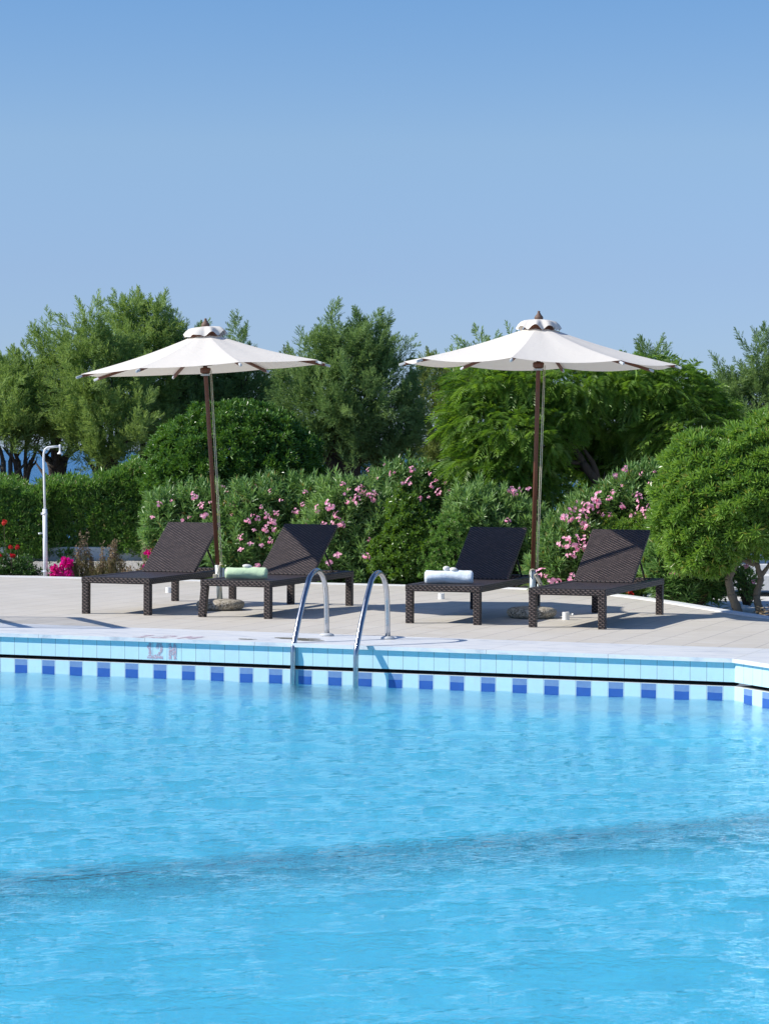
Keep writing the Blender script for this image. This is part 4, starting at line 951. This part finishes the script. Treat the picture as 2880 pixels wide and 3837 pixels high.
FA = z6([(375, 262, 1), (155, 312, 1), (120, 393, .7), (428, 322, 1), (443, 380, 1.2), (235, 290, .5), (348, 395, .8), (305, 412, .8), (478, 300, .6), (545, 210, .8), (583, 235, .6), (705, 250, .9), (755, 207, 1.1), (622, 315, 1.1), (655, 340, .8), (610, 382, .9), (655, 410, .5), (725, 318, .8), (775, 290, .8), (812, 245, .8), (640, 240, .6)])
FB = z6([(918, 288, .8), (742, 382, .9), (770, 402, .8), (710, 415, .8), (825, 385, .9), (860, 420, 1.2), (823, 465, 1), (872, 470, 1), (753, 475, .7), (672, 520, .9), (730, 558, 1), (797, 568, .8), (670, 595, .9), (848, 540, .7), (775, 692, 1), (835, 685, 1.2), (750, 712, .7), (1008, 355, 1), (1095, 425, .9), (900, 370, .6), (878, 368, .5), (1055, 315, .6), (792, 330, .5), (850, 230, .5)])
FC = z6([(1143, 345, 1), (1218, 320, 1.3), (1182, 436, .9), (1265, 425, 1.4), (1300, 440, .8), (1262, 380, .9), (1410, 220, 1.4), (1380, 285, 1.5), (1490, 262, 1.5), (1330, 300, .8), (1450, 245, .8), (1300, 185, .8), (1340, 220, .7), (1272, 628, 1.2), (1218, 678, 1.2), (1450, 635, 1), (1502, 662, .6), (1065, 235, .6), (1310, 250, .6), (1465, 535, .5)])
FD = z7([(105, 110, 1.2), (20, 140, .7), (215, 88, .8), (315, 110, .8), (205, 155, 1.1), (165, 165, .9), (330, 178, .7), (370, 215, .9), (435, 205, .8), (258, 250, 1), (310, 245, .6), (450, 252, .9), (405, 165, .8), (350, 150, .5), (60, 60, .4), (-30, 90, .6)])
FE = z7([(805, 213, 1.4), (775, 205, .8), (875, 195, .8), (755, 375, .9), (1015, 460, 1.2), (1000, 480, .8)])
FF = z7([(1100, 350, 1.8), (1180, 370, 1.5), (1195, 410, 1.3), (1155, 285, 1.3), (1210, 300, 1.5), (1240, 285, 1.3), (1180, 320, 1.2), (1270, 250, 1.3), (1075, 505, 1.6), (1130, 490, 1.6), (1160, 530, 1.2), (1210, 490, 1.4), (1245, 450, 1.1), (1210, 525, 1.1), (1100, 570, .8), (1135, 570, .7), (945, 675, 1.3), (1010, 715, 1.2), (1040, 720, .9), (1120, 700, 1.1), (1060, 735, .8), (970, 690, .8)])
FG = z7([(1370, 120, 1), (1420, 85, .8), (1490, 245, 1.5), (1400, 295, 1.1), (1505, 305, 1.3), (1525, 320, .9), (1560, 300, .9), (1465, 345, 1.1), (1545, 365, 1.4), (1350, 215, .8), (1330, 250, .9), (1295, 345, .7), (1330, 345, .7), (1560, 170, .9), (1510, 110, .7), (1585, 100, .5), (1400, 180, .5), (1270, 330, .6)])
oleander('leftmost pink flowering oleander, behind the left parasol pole', 720, 31.9, [(640, 1960, 90, 110, 0), (760, 1960, 120, 140, 0), (860, 1990, 120, 150, 0), (740, 2080, 150, 120, 0), (610, 1900, 50, 60, .1)], 900, 61, flowers=FA)
oleander('pink flowering oleander behind the lounger with the green towel', 1010, 31.6, [(960, 1940, 120, 130, 0), (1080, 1920, 120, 130, .1), (900, 2060, 130, 130, -.1), (1040, 2080, 140, 130, -.1), (1160, 1960, 90, 150, 0)], 1000, 62, flowers=FB)
oleander('pale green pink flowering oleander in front of the middle gap', 1300, 31.2, [(1280, 1920, 110, 130, 0), (1380, 1930, 90, 130, .1), (1220, 2040, 110, 130, -.1), (1340, 2080, 120, 120, -.1), (1430, 1960, 60, 110, 0)], 900, 63, mat=m_oleander_pale, flowers=FC, ll=.165)
oleander('tallest pink oleander, dark leaved, below the middle tamarisk', 1520, 32.4, [(1500, 1840, 110, 110, 0), (1590, 1860, 110, 100, 0), (1660, 1900, 90, 110, .1), (1540, 1960, 130, 120, -.1), (1440, 1880, 70, 90, .1), (1570, 2080, 160, 110, 0)], 950, 64, flowers=FD)
oleander('nearly flowerless pale oleander behind the shaded lounger', 1830, 30.9, [(1760, 1960, 90, 130, 0), (1850, 1980, 110, 130, 0), (1940, 2000, 110, 120, 0), (1820, 2080, 150, 110, 0), (2010, 2060, 80, 110, 0)], 1050, 65, mat=m_oleander_pale, flowers=FE, ll=.17, lw=.028)
oleander('oleander with dense pink blossom between the right parasol pole and the right lounger', 2150, 29.35, [(2160, 1960, 60, 70, .2), (2110, 2060, 90, 110, 0), (2200, 2060, 80, 110, 0), (2080, 2130, 110, 80, 0), (2200, 1900, 40, 50, .2)], 520, 66, flowers=FF)
oleander('grey green pink flowering oleander left of the round pruned tree', 2360, 29.5, [(2340, 1880, 90, 100, 0), (2420, 1840, 80, 90, .1), (2420, 1930, 100, 110, 0), (2290, 1920, 60, 80, .1), (2370, 2020, 140, 90, .1)], 720, 67, flowers=FG, ll=.16)
oleander('dark oleander in the shade under the round pruned tree', 2570, 28.2, [(2540, 2150, 110, 90, 0), (2640, 2150, 100, 90, .1), (2600, 2080, 120, 90, .2), (2480, 2120, 70, 90, .1)], 620, 68, flowers=[(2517, 2143, .7), (2542, 2127, .7), (2555, 2092, .5), (2620, 2110, .4)], ll=.165)
oleander('small oleander sprig with two pink blossoms between the two bare trunks', 2800, 28.3, [(2800, 2190, 38, 42, 0), (2775, 2150, 20, 25, .1)], 30, 69, flowers=[(2795, 2120, .8), (2826, 2180, .6)], ll=.12, zmin=.1)

# privet-like bush, clipped mound, low hedge mound, silver bush
def mound(name, lbl, cat, bu, Y, lob, n, mat, seed, **kw):
    g0 = at(bu, 2150, Y)
    return crown_tree(name, lbl, cat, None, (g0.x, Y, -.09), lobes_px([(u, v, ru, rv, Y+dy, max(.25, ru/(F/Y)*.8)) for u, v, ru, rv, dy in lob]), 'rosette', mat,
                      dict(mat=m_twig, limbs=[((g0.x, Y, -.09), (g0.x, Y+.1, .35), .02, .012)], sub=3, subl=.4), n, seed, **kw)
mound('privet_bush', 'yellow green broad leaved bush between the oleanders, right of the handrails', 'bush', 1530, 30.7, [(1520, 1960, 70, 110, 0), (1560, 2040, 120, 110, 0), (1500, 2110, 110, 90, -.05), (1600, 2130, 90, 70, 0), (1440, 2090, 60, 80, 0)], 1500, m_privet, 71, ll=.062, lw=.028, nl=7, T=DIA, zmin=0, lump=.16)
mound('clipped_bush', 'clipped small leaved bush left of the backrest of the shaded lounger', 'bush', 1690, 30.5, [(1690, 2010, 90, 80, 0), (1720, 2100, 110, 100, 0), (1640, 2100, 80, 90, 0), (1700, 2160, 120, 50, -.1)], 1500, m_hedge, 72, ll=.045, lw=.011, nl=10, zmin=0)
mound('clipped_bush', 'bright low clipped bush behind the backrest of the far right lounger', 'bush', 2300, 29.0, [(2340, 1985, 110, 60, .3), (2430, 2000, 80, 90, .1), (2380, 2110, 130, 110, .1), (2450, 2090, 90, 110, 0), (2260, 2150, 90, 60, .5)], 2200, m_pitto, 73, ll=.052, lw=.012, nl=11, zmin=0)
mound('silver_bush', 'small silvery grey bush at the left end of the oleanders', 'bush', 600, 32.6, [(590, 2010, 55, 75, 0), (620, 2060, 60, 80, 0), (570, 2070, 35, 60, 0)], 620, m_silver, 74, ll=.028, lw=.011, nl=7, zmin=0, T=DIA)
mound('clipped_bush', 'dark rounded bush at the foot of the feathery tree', 'bush', 2080, 32.8, [(1900, 1930, 150, 90, 0), (2080, 1900, 130, 90, .1), (2200, 1930, 120, 100, 0), (1760, 1900, 110, 80, .2), (2000, 2030, 260, 110, .1)], 2300, m_pitto_dark, 75, ll=.05, lw=.017, nl=8, zmin=0)

# ------------------------------------------------------------------ flower bed behind the deck at the left
def stalks(lbl, us, Y, seed):
    rs = np.random.RandomState(seed); g0 = at(us[0][0], 2150, Y); base = np.array([g0.x, Y, -.09]); root = empty('dried_flower_stalks', tuple(base)); tag(root, lbl, 'plant', 'dried flower stalks at the deck edge')
    b = MB(); Lp, Lg = Leaves(), Leaves()
    for (u, vt) in us:
        for k in range(3):
            top = np.array(at(u+rs.normal()*9, vt+abs(rs.normal())*26, Y+rs.normal()*.06))-base; bot = np.array([top[0]+rs.normal()*.05, rs.normal()*.05, 0])
            pts = limb(b, bot, top, .004, .002, rs, 6, .03, (0, 0, 0), 5)
            n = 46; t_ = .35+.65*rs.rand(n); q = bot+(top-bot)*t_[:, None]+rs.normal(size=(n, 3))*.014
            Lp.add(*OBOV, q, unit(n, rs)+np.array([0, 0, .6]), unit(n, rs), .022, .017, rs)
            Lp.add(*OBOV, q, unit(n, rs), unit(n, rs), .018, .017, rs)
            n = 120; t_ = .55*rs.rand(n); q = bot+(top-bot)*t_[:, None]+rs.normal(size=(n, 3))*np.array([.05, .05, .01])
            Lg.add(*DIA, q, nrm(rs.normal(size=(n, 3))*.5+np.array([0, 0, 1])), unit(n, rs), .06, .006, rs)
    b.build('stems', m_twig, root); Lp.build('seed_pods', m_seed, root); Lg.build('leaves', m_weed, root)
stalks('left clump of dried brown seed stalks before the lounger end', [(290, 2040), (303, 2010), (318, 1972), (332, 2035), (348, 2080), (280, 2100)], 32.1, 81)
stalks('right clump of dried brown seed stalks, close to the lounger seat', [(378, 2020), (395, 2060), (416, 2015), (425, 2005), (445, 2070), (405, 2090), (365, 2110)], 32.0, 82)
stalks('sparse low dried stalks behind the seat of the far left lounger', [(510, 2110), (545, 2085), (470, 2120), (760, 2050), (770, 2080)], 31.7, 83)
def flowerbush(name, lbl, cat, bu, Y, greens, gm, n, blooms, bm_, seed, pl, nfl, rad, zfix=None, part='flower'):
    rs = np.random.RandomState(seed); g0 = at(bu, 2150, Y); base = np.array([g0.x, Y, -.09]); root = empty(name, tuple(base)); tag(root, lbl, cat)
    lob = lobes_px([(u, v, ru, rv, Y, max(.12, ru/(F/Y)*.7)) for u, v, ru, rv in greens]); lob[:, :3] -= base
    P, o = shell(lob, n, rs, .8, .2, 0.0, .5); Lv = Leaves(); rosettes(Lv, P, o, rs, 6, .045, .018, .3, 1.4, DIA, .5); Lv.build('leaves', gm, root)
    me_ = petal_cluster(seed, bm_, nfl, rad, pl); me_.materials.append(bm_)
    b = MB()
    for (u, v, s_) in blooms:
        p = np.array(at(u, v, Y-.12))-base; o2 = bpy.data.objects.new(part, me_); C.objects.link(o2); o2.parent = root; o2.location = tuple(p); o2.scale = (s_,)*3; o2.rotation_euler = (rs.rand()*2, rs.rand()*2, rs.rand()*6)
        limb(b, (p[0]*.7, p[1]*.3, 0), tuple(p), .005, .003, rs, 5, .05, (0, 0, 0), 5)
    b.build('stems', m_twig, root)
flowerbush('bougainvillea', 'magenta bougainvillea at the deck edge right of the shower post', 'plant', 230, 32.1, [(200, 2150, 40, 40), (250, 2130, 35, 45), (275, 2150, 22, 30)], m_rose_leaf, 90,
           [(203, 2130, 1.0), (196, 2145, .9), (215, 2152, .9), (228, 2140, .9), (246, 2105, 1.1), (255, 2118, 1.1), (262, 2112, .9), (238, 2098, .7), (258, 2150, 1), (245, 2158, .9), (205, 2160, .8), (236, 2118, .8)], m_magenta, 91, .030, 16, .055, part='bract_cluster')
flowerbush('bougainvillea', 'small magenta bougainvillea sprays beside the backrest of the far left lounger', 'plant', 560, 31.95, [(555, 2085, 16, 22), (540, 2140, 22, 30), (575, 2110, 20, 30)], m_rose_leaf, 40,
           [(557, 2070, 1.0), (566, 2078, 1.0), (572, 2070, .8), (543, 2128, .9), (552, 2124, .8), (537, 2133, .7)], m_magenta, 92, .030, 16, .055, part='bract_cluster')
flowerbush('rose_bush', 'low rose bush with scattered red flowers in the left corner', 'plant', 50, 32.5, [(20, 2130, 50, 40), (70, 2135, 60, 40), (120, 2150, 50, 26), (0, 2110, 30, 60), (85, 2110, 40, 26)], m_rose_leaf, 560,
           [(16, 1957, 1.0), (39, 2050, .8), (65, 2050, .9), (44, 2082, 1.0), (52, 2083, .8), (2, 2082, .7)], m_red, 93, .026, 9, .026)
flowerbush('red_flowered_plant', 'small red flowered plant by the kerb under the far right lounger', 'plant', 2360, 28.9, [(2355, 2225, 30, 18)], m_rose_leaf, 40,
           [(2350, 2222, .8), (2362, 2218, .8), (2368, 2228, .7)], m_red, 94, .022, 9, .03)
rs = np.random.RandomState(95); Lv = Leaves(); n = 2600; P = np.stack([4.0+rs.rand(n)*1.4, 25.2+rs.rand(n)*2.4, -.158+rs.rand(n)**2*.12], -1)
Lv.add(*OBOV, P, nrm(rs.normal(size=(n, 3))*np.array([1, 1, .25])), nrm(rs.normal(size=(n, 3))*.4+np.array([0, 0, 1])), .05, .022, rs); tag(Lv.build('leaf_litter', m_litter), kind='stuff')
# white step walls seen beyond the path
b = MB(); b.box((3.9, 31.2, -.085), (9.5, 31.6, .10)); b.box((3.9, 31.6, -.085), (9.5, 32.0, .22)); b.box((3.9, 32.0, -.085), (9.5, 32.4, .34))
tag(b.build('white_steps', m_kerb, bevel=.01), 'broad low white steps beyond the path at the right edge', 'steps')
print('script done')
